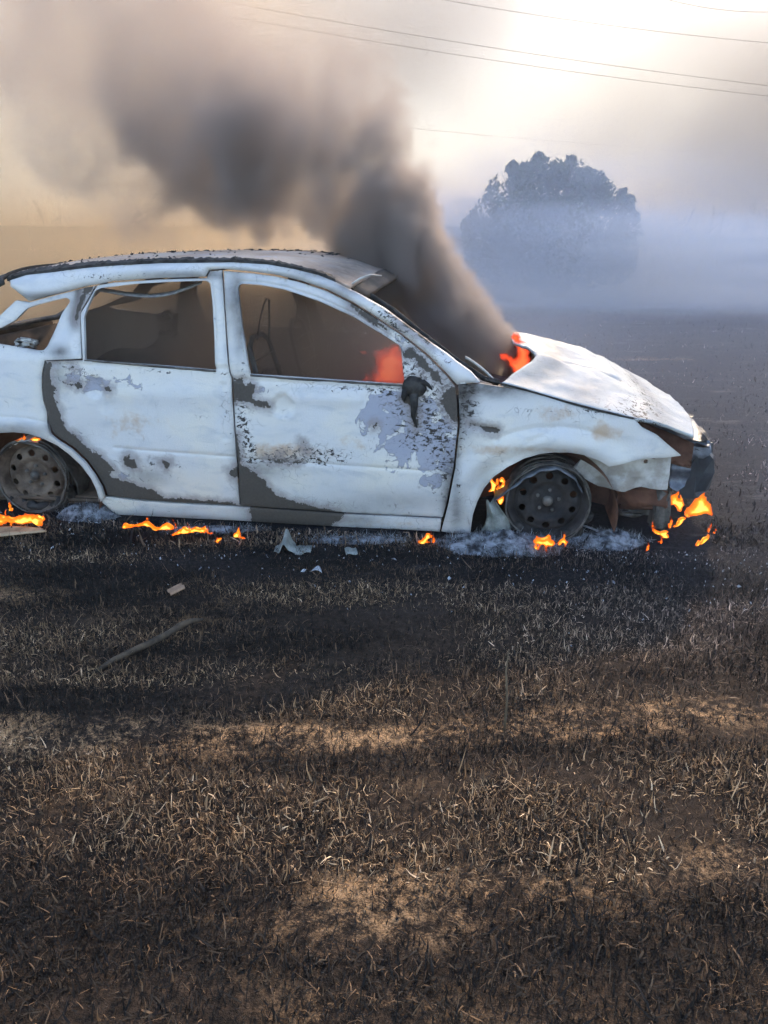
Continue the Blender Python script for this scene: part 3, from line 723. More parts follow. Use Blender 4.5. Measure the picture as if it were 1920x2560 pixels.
# -- wheel housings
def housing(cx, r, zc, y0, y1, a0=-.25, a1=math.pi+.25, n=28):
    V = []; F = []
    for i in range(n+1):
        a = a0 + (a1-a0)*i/n
        for rr, y in ((r, y0), (r, y1), (.02, y1)):
            V.append((cx + rr*math.cos(a), y, max(.0, zc + rr*math.sin(a)*.88)))
    for i in range(n):
        for j in range(2): F.append((i*3+j, i*3+j+1, i*3+j+4, i*3+j+3))
    return V, F
for cx, r, zc in ((-.0,.385,.125), (2.59,.345,.145)):
    for sgn in (0, 1):
        V, F = housing(cx, r, zc, .035, .42)
        if sgn: V = [(a, W-b, c_) for a, b, c_ in V]
        mesh_obj('wheel_housing', V, F, M_RUST, car)
# -- wheels
def wheel(cx, cy, cz, side, rim_mat, front):
    root = None
    prof = [(.150,.075),(.160,.062),(.158,.035),(.172,.020),(.186,.012),(.192,.002),(.190,-.006),(.184,-.004),(.176,.006),(.166,.020),(.160,.05),(.160,.17),(.186,.19),(.192,.198)]
    fy = (lambda y: cy + y) if side == 0 else (lambda y: W - cy - y)
    V, F = lathe(prof, 56); V = [(cx+v[0], fy(v[1]), cz+v[2]) for v in V]
    # disc face with ten vent holes and a raised hub
    holes = [circle(.122*math.cos(R(36*k+18)), .122*math.sin(R(36*k+18)), .0165, 14) for k in range(10)]
    P, T, L = fill2d(circle(0, 0, .158, 56), holes, .009)
    r = np.hypot(P[:, 0], P[:, 1]); n = len(P)
    yy = np.interp(r, [0,.022,.030,.036,.075,.090,.105,.140,.158], [.020,.020,.034,.038,.040,.028,.024,.030,.050])
    V2 = [(cx+P[i, 0], fy(yy[i]), cz+P[i, 1]) for i in range(n)] + [(cx+P[i, 0], fy(yy[i]+.006), cz+P[i, 1]) for i in range(n)]
    F2 = [(int(a), int(b), int(c)) for a, b, c in T] + [(int(a)+n, int(c)+n, int(b)+n) for a, b, c in T]
    for lp in L:
        k = len(lp); F2 += [(lp[j], lp[(j+1) % k], lp[(j+1) % k]+n, lp[j]+n) for j in range(k)]
    root = mesh_obj('wheel', V, F, rim_mat, car)
    mesh_obj('rim_disc', V2, F2, rim_mat, root)
    hv = lathe([(.001,.012),(.018,.012),(.024,.020),(.028,.036)], 20); mesh_obj('hub_cap', [(cx+v[0], fy(v[1]), cz+v[2]) for v in hv[0]], hv[1], M_STEEL, root)
    for k in range(5):
        a = R(72*k+10); bx, bz = cx+.052*math.cos(a), cz+.052*math.sin(a)
        bv = lathe([(.001,.026),(.008,.026),(.009,.042)], 8); mesh_obj('wheel_bolt', [(bx+v[0], fy(v[1]), bz+v[2]) for v in bv[0]], bv[1], M_STEEL, root)
    # bead wires left of the tyre
    parts = []
    for k in range(9):
        rr = .188 + .004*g.random() + (.012*g.random() if k > 5 else 0); yo = g.uniform(-.02, .18)
        if k < 3: yo = g.uniform(-.018, .0)
        pts = []
        for i in range(48):
            a = 2*math.pi*i/48; q = rr + .004*math.sin(3*a+k*2) + .003*math.sin(7*a+k)
            pts.append((cx+q*math.cos(a), fy(yo + .006*math.sin(2*a+k)), max(.004, cz+q*math.sin(a))))
        parts.append(tube(pts, .0022 + .002*g.random(), 5, True))
    mesh_obj('tyre_bead_wires', *merge(*parts), M_STEEL, root)
    # lumps of charred rubber still clinging to the lower rim
    arc = []; rad = []
    for i in range(30):
        a = R(195 + 150*i/29); q = .196 + .012*math.sin(i*1.3+cx); arc.append((cx+q*math.cos(a), fy(.03 + .02*math.sin(i*.8)), max(.022, cz+q*math.sin(a)))); rad.append(.010 + .016*abs(math.sin(i*.9+cx)) + .008*g.random())
    mesh_obj('charred_tyre', *tube(arc, rad, 7), M_CHAR, root)
    return root
wheel(0.005, .075, .188, 0, M_RIM, False); wheel(0.005, .075, .188, 1, M_RIM, False)
fw = wheel(2.617, .075, .188, 0, M_RIMF, True); wheel(2.617, .075, .188, 1, M_RIMF, True)
# curled steel belt of the front tyre hanging over the wheel, and a rear scrap
def belt_strip(arc, y0, y1, th, name, m, seed):
    gg = np.random.default_rng(seed)
    def f(u, v):
        i = u*(len(arc)-1); k = min(int(i), len(arc)-2); t = i-k
        x = arc[k][0]*(1-t)+arc[k+1][0]*t; z = arc[k][1]*(1-t)+arc[k+1][1]*t
        s = math.sin(u*37+seed)*.004 + math.sin(u*11)*.006
        return (x + s*v, y0 + (y1-y0)*v + .01*math.sin(u*9), z - .02*(v-.5)**2 + s + .012*v)
    V, F = grid_solid(f, 44, 7, th); return mesh_obj(name, V, F, m, car)
belt_strip([(2.365,.195),(2.40,.222),(2.44,.250),(2.473,.283),(2.505,.32),(2.535,.345),(2.57,.362),(2.608,.369),(2.65,.362),(2.69,.345),(2.73,.316),(2.752,.29),(2.768,.262)], .045, .20, .006, 'tyre_belt', M_SHEET, 2)
belt_strip([(.0,.385),(.05,.375),(.10,.352),(.15,.315),(.19,.265),(.215,.21),(.225,.15),(.222,.09),(.21,.04)], .10, .22, .005, 'tyre_belt', M_STEEL, 5)
belt_strip([(-.17,.30),(-.12,.345),(-.06,.375),(.0,.385),(.06,.378)], .07, .16, .005, 'tyre_belt', M_ZINC, 9)

# -- inside of the car
V, F = block((-.45,.10,.045),(2.20,W-.10,.085), .004, .01, 11); mesh_obj('floor_pan', V, F, M_INNER, car)
V, F = block((2.20,.12,.05),(2.25,W-.12,.70), .008, .01, 12); mesh_obj('firewall', V, F, M_INNER, car)
V, F = grid_solid(lambda u, v: (.30 + .30*(1-u) - .02*math.sin(v*9), .16 + (W-.32)*v, .14 + .62*u + .02*math.sin(v*13+u*4)), 10, 24, .03); mesh_obj('rear_seat_back', V, F, M_INNER, car)
V, F = grid_solid(lambda u, v: (.58 + .42*u, .16 + (W-.32)*v, .30 + .02*math.sin(v*17)*u), 8, 24, .20); mesh_obj('rear_seat_base', V, F, M_INNER, car)
V, F = grid_solid(lambda u, v: (-.50 + .75*u, .14 + (W-.28)*v, .48 + .03*math.sin(v*11)), 8, 16, .02); mesh_obj('boot_floor', V, F, M_INNER, car)
def seat(y):
    s = empty('front_seat'); s.parent = car
    fr = tube([(1.45,y-.20,.26),(1.30,y-.20,.34),(1.20,y-.19,.60),(1.14,y-.16,.84),(1.13,y-.08,.88),(1.13,y+.08,.88),(1.14,y+.16,.84),(1.20,y+.19,.60),(1.30,y+.20,.34),(1.45,y+.20,.26)], .014, 6)
    mesh_obj('seat_back_frame', *fr, M_STEEL, s)
    mesh_obj('seat_back_springs', *merge(*[tube([(1.29-.02*k, y-.19, .36+.07*k),(1.28-.02*k, y-.06, .355+.07*k+.012*(k % 2)),(1.28-.02*k, y+.07, .36+.07*k-.012*(k % 2)),(1.29-.02*k, y+.19, .36+.07*k)], .003, 4) for k in range(7)]), M_STEEL, s)
    V, F = block((1.30,y-.22,.16),(1.75,y+.22,.27), .01, .02, 13); mesh_obj('seat_base', V, F, M_INNER, s)
    mesh_obj('headrest_loop', *tube([(1.135,y-.02,.86),(1.155,y-.02,.96),(1.178,y-.015,1.035),(1.190,y,1.063),(1.199,y+.015,1.056),(1.193,y+.02,.96),(1.185,y+.02,.86)], .005, 6), M_STEEL, s)
seat(.45); seat(W-.45)
mesh_obj('dashboard_beam', *tube([(2.02,.12,.60),(2.0,.5,.63),(2.0,1.1,.63),(2.02,W-.12,.60)], .03, 10), M_STEEL, car)
V, F = grid_solid(lambda u, v: (1.92 + .28*u, .14 + (W-.28)*v, .60 + .06*u + .02*math.sin(v*15)+.015*math.sin(u*7+v*5)), 8, 26, .09); mesh_obj('dashboard_remains', V, F, M_CHAR, car)
rim_ = [(1.80+.06*math.cos(a), 1.22+.17*math.sin(a), .70+.16*math.cos(a)) for a in [2*math.pi*k/28 for k in range(28)]]
mesh_obj('steering_wheel_ring', *merge(tube(rim_, .008, 6, True), tube([(1.80,1.22,.70),(2.02,1.22,.60)], .016, 8)), M_STEEL, car)
cb = [(.40,1.108),(.46,1.10),(.523,1.091),(.59,1.084),(.654,1.082),(.72,1.087),(.786,1.099),(.85,1.12),(.93,1.150)]
V, F = grid_solid(lambda u, v: (np.interp(u*8, range(9), [c[0] for c in cb]), .26 + .02*v, np.interp(u*8, range(9), [c[1] for c in cb]) + .012*v), 32, 2, .006)
mesh_obj('hanging_trim_strip', V, F, M_WIRE, car)
V, F = block((-.014,.13,.845),(.087,.19,.880), .008, .012, 14); mesh_obj('window_latch', V, F, M_ZINC, car)
V, F = block((.36,.95,.80),(.46,1.05,.93), .02, .02, 15); mesh_obj('belt_reel', V, F, M_RUST, car)
for y_ in (.17, W-.17):
    pass
# rear hatch remains: curved frame below the spoiler lip and the lower tailgate
mesh_obj('hatch_frame', *tube([(-.10,.20,1.145),(-.16,.19,1.12),(-.21,.185,1.05),(-.30,.19,.98),(-.42,.19,.92),(-.56,.20,.84),(-.58,.5,.84),(-.58,W-.5,.84),(-.56,W-.20,.84),(-.42,W-.19,.92),(-.30,W-.19,.98),(-.21,W-.185,1.05),(-.16,W-.19,1.12),(-.10,W-.20,1.145)], .018, 7), M_STEEL, car)
V, F = grid_solid(lambda u, v: (-.56 - .10*math.sin(u*2.6), .20 + (W-.40)*v, .16 + .68*u), 12, 16, .0); 
V, F = block((-.66,.16,.16),(-.58,W-.16,.82), .008, .03, 16); mesh_obj('tailgate', V, F, M_INNER, car)
# ------------------------------------------------------------------ terrain
def terrain(x, y):
    x = np.asarray(x, float); y = np.asarray(y, float)
    P = np.stack([x.ravel(), y.ravel(), x.ravel()*0], 1)
    n = vnoise(P*np.array([1, 1.7, 1]), .9, 201, 4).reshape(x.shape) - .5
    nf = vnoise(P, 7.0, 202, 3).reshape(x.shape) - .5
    edge = 15.5 + 2.2*np.sin(x*.13+.4) + 3.2*sstep(-2, 12, x)
    bank = (1.40 - .42*sstep(1, 8, x))*sstep(0, 6.0, y - edge)
    far = .35*sstep(30, 120, y) * (vnoise(P*.02, 1.0, 203, 2).reshape(x.shape))
    lumps = np.clip((y-12)/8, 0, 1)*n*.25
    return n*.06*np.clip((3.3-y)/1.5, .15, 1) + nf*.022*np.clip((3.6-y)/1.0, .3, 1) + bank + lumps*.6 + far

def axis(pts):
    out = []
    for (a, b, s) in pts: out += list(np.arange(a, b, s))
    return np.array(out + [pts[-1][1]])
gx = axis([(-260,-60,20),(-60,-16,2.0),(-16,-4,.30),(-4,4,.055),(4,16,.30),(16,60,2.0),(60,260,20)])
gy = axis([(-8,.8,.4),(.8,5,.045),(5,24,.22),(24,60,1.6),(60,400,20)])
GX, GY = np.meshgrid(gx, gy, indexing='ij'); GZ = terrain(GX, GY)
nX, nY = GX.shape
V = np.stack([GX.ravel(), GY.ravel(), GZ.ravel()], 1)
i, j = np.meshgrid(np.arange(nX-1), np.arange(nY-1), indexing='ij'); a = (i*nY+j).ravel()
F = np.stack([a, a+nY, a+nY+1, a+1], 1)
me = bpy.data.meshes.new('ground'); me.vertices.add(len(V)); me.vertices.foreach_set('co', V.astype(np.float32).ravel())
me.loops.add(F.size); me.loops.foreach_set('vertex_index', F.astype(np.int32).ravel()); me.polygons.add(len(F))
me.polygons.foreach_set('loop_start', np.arange(0, F.size, 4, dtype=np.int32)); me.polygons.foreach_set('loop_total', np.full(len(F), 4, np.int32))
me.polygons.foreach_set('use_smooth', np.ones(len(F), bool)); me.update(); me.validate()
def bare_amount(P):
    """0..1: how much pale soil shows through the char; bands of bare soil lie along the rows"""
    x, y = P[:, 0], P[:, 1]
    q = np.stack([x*.42, y*3.0, x*0], 1)
    n = vnoise(q, 1.5, 301, 4)
    row = np.exp(-((y - 1.90 - .05*np.sin(x*1.7) + .04*x)/.10)**2) + .7*np.exp(-((y-1.36+.04*x)/.06)**2)*np.exp(-((x-.05)/.45)**2) + .55*np.exp(-((y-2.25)/.13)**2)*np.exp(-((x+.55)/.4)**2) + .5*np.exp(-((y-2.6)/.2)**2)*np.exp(-((x+.9)/.5)**2)
    k = n + .34*row - .10*sstep(2.3, 3.0, y - .35*x*0 + .28*x) - .05*sstep(.2, 1.6, x) - .10*sstep(1.40, 1.15, y)
    return sstep(.60, .77, k)
at = me.attributes.new('bare', 'FLOAT', 'POINT'); at.data.foreach_set('value', bare_amount(V).astype(np.float32))
at = me.attributes.new('burnt', 'FLOAT', 'POINT'); at.data.foreach_set('value', sstep(2.3, 3.5, V[:, 1] + .22*V[:, 0] + .5*(vnoise(V*np.array([1, 1, 0]), .8, 302, 3)-.5)).astype(np.float32))
m = mat('scorched_soil'); t = NT(m)
gpos = t.obj()
n1 = t.noise(5, 6, .65, gpos); n2 = t.noise(45, 6, .7, gpos); n3 = t.noise(220, 4, .6, gpos); n4 = t.noise(.5, 4, .6, gpos)
c = t.mix(t.ss(n2, .3, .75), (.010, .0075, .006), (.060, .040, .027))
c = t.mix(t.math('MULTIPLY', t.ss(n4, .45, .7), .4), c, (.13, .082, .05))
farc = t.mix(t.ss(n2, .35, .7), (.006, .0065, .009), (.020, .020, .026)); mp = t.n('ShaderNodeMapping'); mp.inputs['Scale'].default_value = (.5, 1.6, 1); t.l(gpos, mp.inputs[0])
farc = t.mix(t.math('MULTIPLY', t.ss(t.noise(2.2, 8, .75, mp.outputs[0]), .54, .68), .8), farc, (.085, .080, .082))
c = t.mix(t.attr('burnt'), c, farc)
soil = t.mix(t.ss(n3, .3, .7), (.32, .185, .088), (.66, .41, .215))
bm_ = t.math('MULTIPLY', t.attr('bare'), t.ss(t.math('ADD', t.math('MULTIPLY', n1, .7), t.math('ADD', t.math('MULTIPLY', n2, .6), t.math('MULTIPLY', n3, .25))), .72, .92))
c = t.mix(bm_, c, soil)
c = t.mix(t.math('MULTIPLY', t.ss(n3, .62, .72), .35), c, (.17, .165, .165))
t.out(c, .95, t.math('ADD', n2, t.math('MULTIPLY', n3, .5)), .9, .02, .15)
grd = link(me, 'ground', None, [m]); grd['kind'] = 'structure'

# ------------------------------------------------------------------ charred stubble
def blades(name, base, hgt, wid, lean, curl, az, col, mat_, segs=3):
    n = len(base); k = segs+1
    s = np.linspace(0, 1, k)[None, :]
    ang = lean[:, None] + curl[:, None]*s                       # tilt from vertical along the blade
    dl = hgt[:, None]/segs
    h = np.concatenate([np.zeros((n, 1)), np.cumsum(np.sin(ang[:, :-1])*dl, 1)], 1)
    v = np.concatenate([np.zeros((n, 1)), np.cumsum(np.cos(ang[:, :-1])*dl, 1)], 1)
    tw = (rng.random((n, 1))-.5)*2.4*s
    ca, sa = np.cos(az[:, None] + tw*.5), np.sin(az[:, None] + tw*.5)
    C = np.stack([base[:, 0:1] + h*ca, base[:, 1:2] + h*sa, base[:, 2:3] + np.maximum(v, -.002)], 2)
    wv = (wid[:, None]*(1 - .75*s**2))*.5
    px, py = -np.sin(az[:, None] + tw*2.0), np.cos(az[:, None] + tw*2.0)
    off = np.stack([px*wv, py*wv, wv*0 + .3*wv*np.sin(tw*3)], 2)
    VV = np.stack([C - off, C + off], 2).reshape(n*k*2, 3).astype(np.float32)
    b = (np.arange(n)*k*2)[:, None, None]; r = (np.arange(segs)*2)[None, :, None]
    q = np.array([0, 1, 3, 2])[None, None, :]
    FF = (b + r + q).reshape(-1, 4).astype(np.int32)
    me = bpy.data.meshes.new(name); me.vertices.add(len(VV)); me.vertices.foreach_set('co', VV.ravel())
    me.loops.add(FF.size); me.loops.foreach_set('vertex_index', FF.ravel()); me.polygons.add(len(FF))
    me.polygons.foreach_set('loop_start', np.arange(0, FF.size, 4, dtype=np.int32)); me.polygons.foreach_set('loop_total', np.full(len(FF), 4, np.int32))
    me.polygons.foreach_set('use_smooth', np.ones(len(FF), bool)); me.update()
    ca_ = me.color_attributes.new('tint', 'FLOAT_COLOR', 'POINT')
    cc = np.concatenate([np.repeat(col, k*2, 0), np.ones((n*k*2, 1))], 1).astype(np.float32); ca_.data.foreach_set('color', cc.ravel())
    return link(me, name, None, [mat_])
m = mat('charred_straw'); t = NT(m)
cc = t.n('ShaderNodeAttribute', attribute_name='tint').outputs['Color']
p = t.n('ShaderNodeBsdfPrincipled'); t.l(cc, p.inputs['Base Color']); p.inputs['Roughness'].default_value = .75; p.inputs['Specular IOR Level'].default_value = .3
tl = t.n('ShaderNodeBsdfTranslucent'); t.l(cc, tl.inputs[0]); mx = t.n('ShaderNodeMixShader'); mx.inputs[0].default_value = .25
t.l(p.outputs[0], mx.inputs[1]); t.l(tl.outputs[0], mx.inputs[2]); o_ = t.n('ShaderNodeOutputMaterial'); t.l(mx.outputs[0], o_.inputs['Surface'])
M_STRAW = m
def stubble(n, y0, y1, hmin, hmax, wid, power):
    y = y0 + (y1-y0)*rng.random(n)**power
    x = (rng.random(n)*2-1)*(.50*y + .40)
    P = np.stack([x, y, x*0], 1)
    cl = vnoise(np.stack([x*1.2, y*2.2, x*0], 1), 2.6, 401, 3)
    ba = bare_amount(P)
    keep = rng.random(n) < np.clip((cl-.26)*4.0, .22, 1)*(1 - .62*ba)
    P = P[keep]; cl = cl[keep]; ba = ba[keep]; n = len(P); P[:, 2] = terrain(P[:, 0], P[:, 1]) - .004
    # nothing grows through the car
    cx, cy = P[:, 0]-CAR_O[0], P[:, 1]-CAR_O[1]; c_, s_ = math.cos(-CAR_RZ), math.sin(-CAR_RZ)
    lx, ly = cx*c_ - cy*s_, cx*s_ + cy*c_
    ok = ~((lx > -.7) & (lx < 3.4) & (ly > .02) & (ly < W)); P = P[ok]; cl = cl[ok]; ba = ba[ok]; ly = ly[ok]; lx = lx[ok]; n = len(P)
    h = hmin + (hmax-hmin)*rng.random(n)**1.6*(.6 + .8*cl)
    near_car = np.exp(-np.clip(-ly, 0, 9)/.45)
    h *= 1 - .30*near_car
    dk = vnoise(np.stack([P[:, 0]*.7, P[:, 1]*3.4, P[:, 0]*0], 1), 1.5, 404, 4); dk = sstep(.38, .64, dk)
    r = (rng.random(n)*(.46 + .52*dk) + .12*ba)[:, None]
    col = np.where(r < .42, np.array([[.015, .012, .010]]), np.where(r < .74, np.array([[.16, .098, .054]]), np.where(r < .94, np.array([[.42, .275, .15]]), np.array([[.72, .52, .32]]))))
    col = col*(.6 + .8*rng.random((n, 1)))
    grey = (.35*near_car + .5*sstep(-.2, 1.8, P[:, 0])*sstep(1.6, 2.6, P[:, 1]))[:, None]  # bluish haze at the right put into the blade colour; greyer near the car
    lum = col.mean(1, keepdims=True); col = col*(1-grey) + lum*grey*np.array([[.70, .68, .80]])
    return P, h, wid*(.35 + 1.3*rng.random(n)**2), rng.random(n)**.45*1.6, rng.normal(.2, 2.2, n), rng.random(n)*6.283, col
A = [stubble(300000, 1.0, 3.6, .014, .050, .0034, .80), stubble(46000, 3.3, 14, .035, .10, .008, 1.6), stubble(16000, 1.0, 3.6, .035, .085, .0034, .9)]
P, h, w_, le, cu, az, co = [np.concatenate([q[i] for q in A]) for i in range(7)]
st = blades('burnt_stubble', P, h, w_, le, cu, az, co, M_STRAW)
st['kind'] = 'stuff'; st['label'] = 'black and tan charred stubble and curled straw covering the field'; st['category'] = 'stubble'
# ------------------------------------------------------------------ where a picture position lies in the place
def at(u, v, Y):
    """world point at forward distance Y seen at photo position (u, v), used once to measure the background"""
    a = (u-960)/FPX; b = -(v-1280)/FPX; c, s = math.cos(PITCH), math.sin(PITCH)
    d = Vector((a, c + b*s, -s + b*c)); t = Y/d.y
    return Vector((0, 0, CAM_H)) + d*t
def gz(x, y): return float(terrain(np.array([x]), np.array([y]))[0])
def car_pt(x, y, z):
    c, s = math.cos(CAR_RZ), math.sin(CAR_RZ); return Vector((CAR_O[0] + x*c - y*s, CAR_O[1] + x*s + y*c, z))

# ------------------------------------------------------------------ far hills
V = []; F = []
for k in range(61):
    x = -420 + 14*k; h = 1.2 + 3.6*vnoise(np.array([[x*.012, 3.3, 0]]), 1.0, 601, 4)[0] + 1.8*math.exp(-((x-190)/60)**2)
    V += [(x, 330, -2), (x, 345, h), (x, 420, h*.8), (x, 430, -2)]
for k in range(60):
    for j in range(3): a = k*4+j; F.append((a, a+4, a+5, a+1))
h_ = mesh_obj('hills', V, F, two_tone('far_hills', (.10,.085,.06), (.16,.13,.09), .02), None); h_['kind'] = 'structure'

# ------------------------------------------------------------------ the bushy tree
M_LEAF = mat('dusty_leaf'); t = NT(M_LEAF)
lc = t.mix(t.noise(1.3, 3), (.035, .055, .022), (.075, .10, .045)); p = t.n('ShaderNodeBsdfPrincipled'); t.l(lc, p.inputs['Base Color']); p.inputs['Roughness'].default_value = .6
tl = t.n('ShaderNodeBsdfTranslucent'); t.l(lc, tl.inputs[0]); mx = t.n('ShaderNodeMixShader'); mx.inputs[0].default_value = .3
t.l(p.outputs[0], mx.inputs[1]); t.l(tl.outputs[0], mx.inputs[2]); o_ = t.n('ShaderNodeOutputMaterial'); t.l(mx.outputs[0], o_.inputs['Surface'])
M_BARK = two_tone('bark', (.035,.028,.022), (.09,.07,.055), 8)
TY = 17.0; tb = at(1395, 640, TY); tree = empty('bush_tree', (tb.x, TY, gz(tb.x, TY)-.05))
tag(tree, 'round leafy bush standing alone in blue smoke behind the car', 'tree')
lobes = [(1255,482,34,0),(1285,452,30,.2),(1328,446,32,.2),(1350,428,26,-.1),(1392,442,30,-.3),(1432,440,30,.1),(1470,462,30,.1),(1505,492,30,-.2),(1545,528,30,.2),(1565,508,18,.1),
         (1300,520,64,-.4),(1380,505,70,.0),(1455,525,68,.4),(1228,528,32,.1),(1235,575,46,.1),(1192,585,36,.0),(1562,575,34,-.2),(1310,590,66,.5),(1400,590,76,-.5),(1490,590,66,.2),(1545,605,44,-.2),(1210,640,40,-.2),(1260,660,46,.1),(1330,660,50,-.2),(1400,665,50,.2),(1470,660,50,-.1),(1530,655,44,.1),(1570,640,34,0),
         (1347,394,10,0),(1345,408,16,.1),(1428,400,9,.1),(1430,418,14,.0),(1283,416,10,0),(1276,432,15,.1),(1500,446,11,0),(1497,458,15,.1),(1556,480,10,0),(1222,500,12,0),(1190,535,13,.1),(1172,560,15,.2),(1584,545,13,0),(1310,425,12,0),(1468,430,10,.1)]
LP = []; LS = []; SP = []
base = tree.location.copy()
for (u, v, r, dy) in lobes:
    c = at(u, v, TY+dy); rad = r/FPX*TY*.98
    SP.append((c-base, rad))
    n = int(90 + 9000*rad**2); d = rng.normal(size=(n, 3)); d /= np.linalg.norm(d, axis=1)[:, None]
    rr = rad*(.40 + .85*rng.random(n)**.7)
    q = d*rr[:, None]*np.array([1, 1.15, 1]) + np.array(c - base)
    k = vnoise(q + 50, 3.0, 611, 2) > .43
    LP.append(q[k])
LP = np.concatenate(LP); n = len(LP)
a = rng.normal(size=(n, 3)); a /= np.linalg.norm(a, axis=1)[:, None]; b = rng.normal(size=(n, 3)); b -= a*(a*b).sum(1)[:, None]; b /= np.linalg.norm(b, axis=1)[:, None]
L = (.035 + .045*rng.random(n))[:, None]; wd = L*.42
V = np.stack([LP - a*L, LP + b*wd, LP + a*L, LP - b*wd], 1).reshape(-1, 3)
F = [(4*i, 4*i+1, 4*i+2, 4*i+3) for i in range(n)]
mesh_obj('crown', V, F, M_LEAF, tree, smooth=False)
parts = []
for k, (c, rad) in enumerate(SP):
    s0 = Vector((rng.normal(0, .12), rng.normal(0, .12), 0)); mid = s0.lerp(c, .5) + Vector((rng.normal(0, .12), rng.normal(0, .12), .1))
    parts.append(tube([s0, s0.lerp(mid, .5)+Vector((0, 0, .05)), mid, mid.lerp(c, .6), c + Vector((0, 0, rad*.6))], [.035, .028, .020, .012, .005], 5))
    for j in range(5):
        e = c + Vector(rng.normal(size=3))*rad*.75; parts.append(tube([mid.lerp(c, .5), mid.lerp(e, .7), e], [.014, .010, .004], 4))
mesh_obj('trunk', *merge(*parts), M_BARK, tree)

# ------------------------------------------------------------------ dead weeds along the bank
M_WEED = two_tone('dead_weed', (.045,.035,.025), (.11,.085,.06), 12)
def weed(u, vb, vt, Y, lean, kind, label, group='dead weeds on the bank'):
    p0 = at(u, vb, Y); top = at(u, vt, Y).z; z0 = gz(p0.x, Y); H = top - z0
    g = np.random.default_rng(int(u*7+vt)); o = empty('dead_weed', (p0.x, Y, z0-.02)); tag(o, label, 'weed', group)
    bend = lambda s: Vector((lean*s*s*H, .1*math.sin(u)*s*H, H*(s - (.18*s**6 if kind == 2 else 0))))
    st_ = [bend(k/7) + Vector((g.normal(0, .008), 0, 0)) for k in range(8)]
    mesh_obj('stem', *tube(st_, [.011-.001*k for k in range(8)], 5), M_WEED, o)
    parts = []; heads = []
    for k in range(5 if kind else 9):
        s = g.uniform(.35, .92); b = bend(s); a = g.uniform(0, 6.28); l = H*g.uniform(.12, .34)*(1.25-s)
        e = b + Vector((math.cos(a)*l*.8, math.sin(a)*l*.4, l*g.uniform(.3, .9))); parts.append(tube([b, b.lerp(e, .5)+Vector((0, 0, -.02)), e], [.005, .004, .002], 4)); heads.append(e)
    mesh_obj('twigs', *merge(*parts), M_WEED, o)['kind'] = 'stuff'
    hp = []
    for e in heads + [st_[-1]]:
        hp.append(lathe([(.001,-.03),(.011,-.01),(.014,.01),(.001,.03)], 6)); hp[-1] = ([Vector((v[0], v[2], v[1])) + e for v in hp[-1][0]], hp[-1][1])
    mesh_obj('seed_heads', *merge(*hp), M_WEED, o)['kind'] = 'stuff'
weed(112, 566, 500, 19.5, -.25, 0, 'branched dead weed at the far left above the bank edge')
weed(152, 566, 518, 19.5, .05, 1, 'short upright dead weed second from the left on the bank')
weed(560, 566, 530, 21.0, .1, 1, 'faint dead weed on the bank above the rear roof')
weed(1628, 590, 512, 22.0, -.05, 0, 'upright dead weed just right of the leafy bush')
weed(1650, 590, 522, 22.3, .25, 0, 'leaning dead weed second right of the leafy bush')
weed(1697, 590, 524, 22.6, .22, 1, 'slanting dead weed third right of the leafy bush')
for k, (u, vt, ln, kd) in enumerate([(1772,520,.02,1),(1800,528,.0,1),(1842,545,.25,2),(1870,548,-.2,2),(1880,496,.02,1),(1905,545,.1,1)]):
    nm = ['thin dead stalk left of the far right weeds', 'short twiggy dead weed among the far right weeds', 'dead weed with bent-over top near the right edge', 'arched dead weed bending left near the right edge', 'tallest thin dead stalk near the right edge', 'rightmost dead weed at the picture edge'][k]
    weed(u, 590, vt, 22.5+.3*k, ln, kd, nm)
# low dead scrub along the bank crest: one ragged mass
n = 9000; x = rng.uniform(-14, 14, n); y = 15.5 + 2.2*np.sin(x*.13+.4) + 3.2*sstep(-2, 12, x) + rng.uniform(1.5, 7.5, n)
cl = vnoise(np.stack([x, y, x*0], 1), .6, 630, 3); hs = (.06 + .42*rng.random(n)**2.5*np.clip((cl-.35)*3, 0, 1.4))*np.where(x > 3, 1.25, .85)
B = np.stack([x, y, terrain(x, y)-.02], 1); cA = np.array([[.05, .042, .03]])*(.5 + rng.random((n, 1)))
sb = blades('dry_scrub', B, hs, .012+.02*rng.random(n), rng.random(n)*.5, rng.normal(.2, .5, n), rng.random(n)*6.28, cA, M_STRAW)
sb['kind'] = 'stuff'; sb['label'] = 'low dead scrub along the crest of the bank'; sb['category'] = 'scrub'

# ------------------------------------------------------------------ power lines
M_LINE = two_tone('cable_metal', (.10,.07,.055), (.16,.12,.10), 2, .6)
def power_line(label, p0, p1, Y, r=.0055):
    A = at(*p0, Y); B = at(*p1, Y+1.5); d = B - A; pts = []
    for k in range(-14, 55):
        s = k/40; q = A + d*s; q.z += .35*(s-.5)**2 - .0875; pts.append(q)
    o = mesh_obj('power_line', *tube(pts, r, 5), M_LINE); tag(o, label, 'cable', 'overhead power lines')
power_line('uppermost power line, crossing only the top right corner', (1665,-2), (1920,30), 25)
power_line('second power line from the top, reaching the top edge mid-frame', (1105,-1), (1920,107), 25)
power_line('upper of the two close power lines across the middle sky', (775,43), (1920,214), 25)
power_line('lower of the two close power lines across the middle sky', (800,81), (1920,240), 25)
power_line('lowest faint power line, just above the bush', (1000,318), (1920,388), 38, .006)

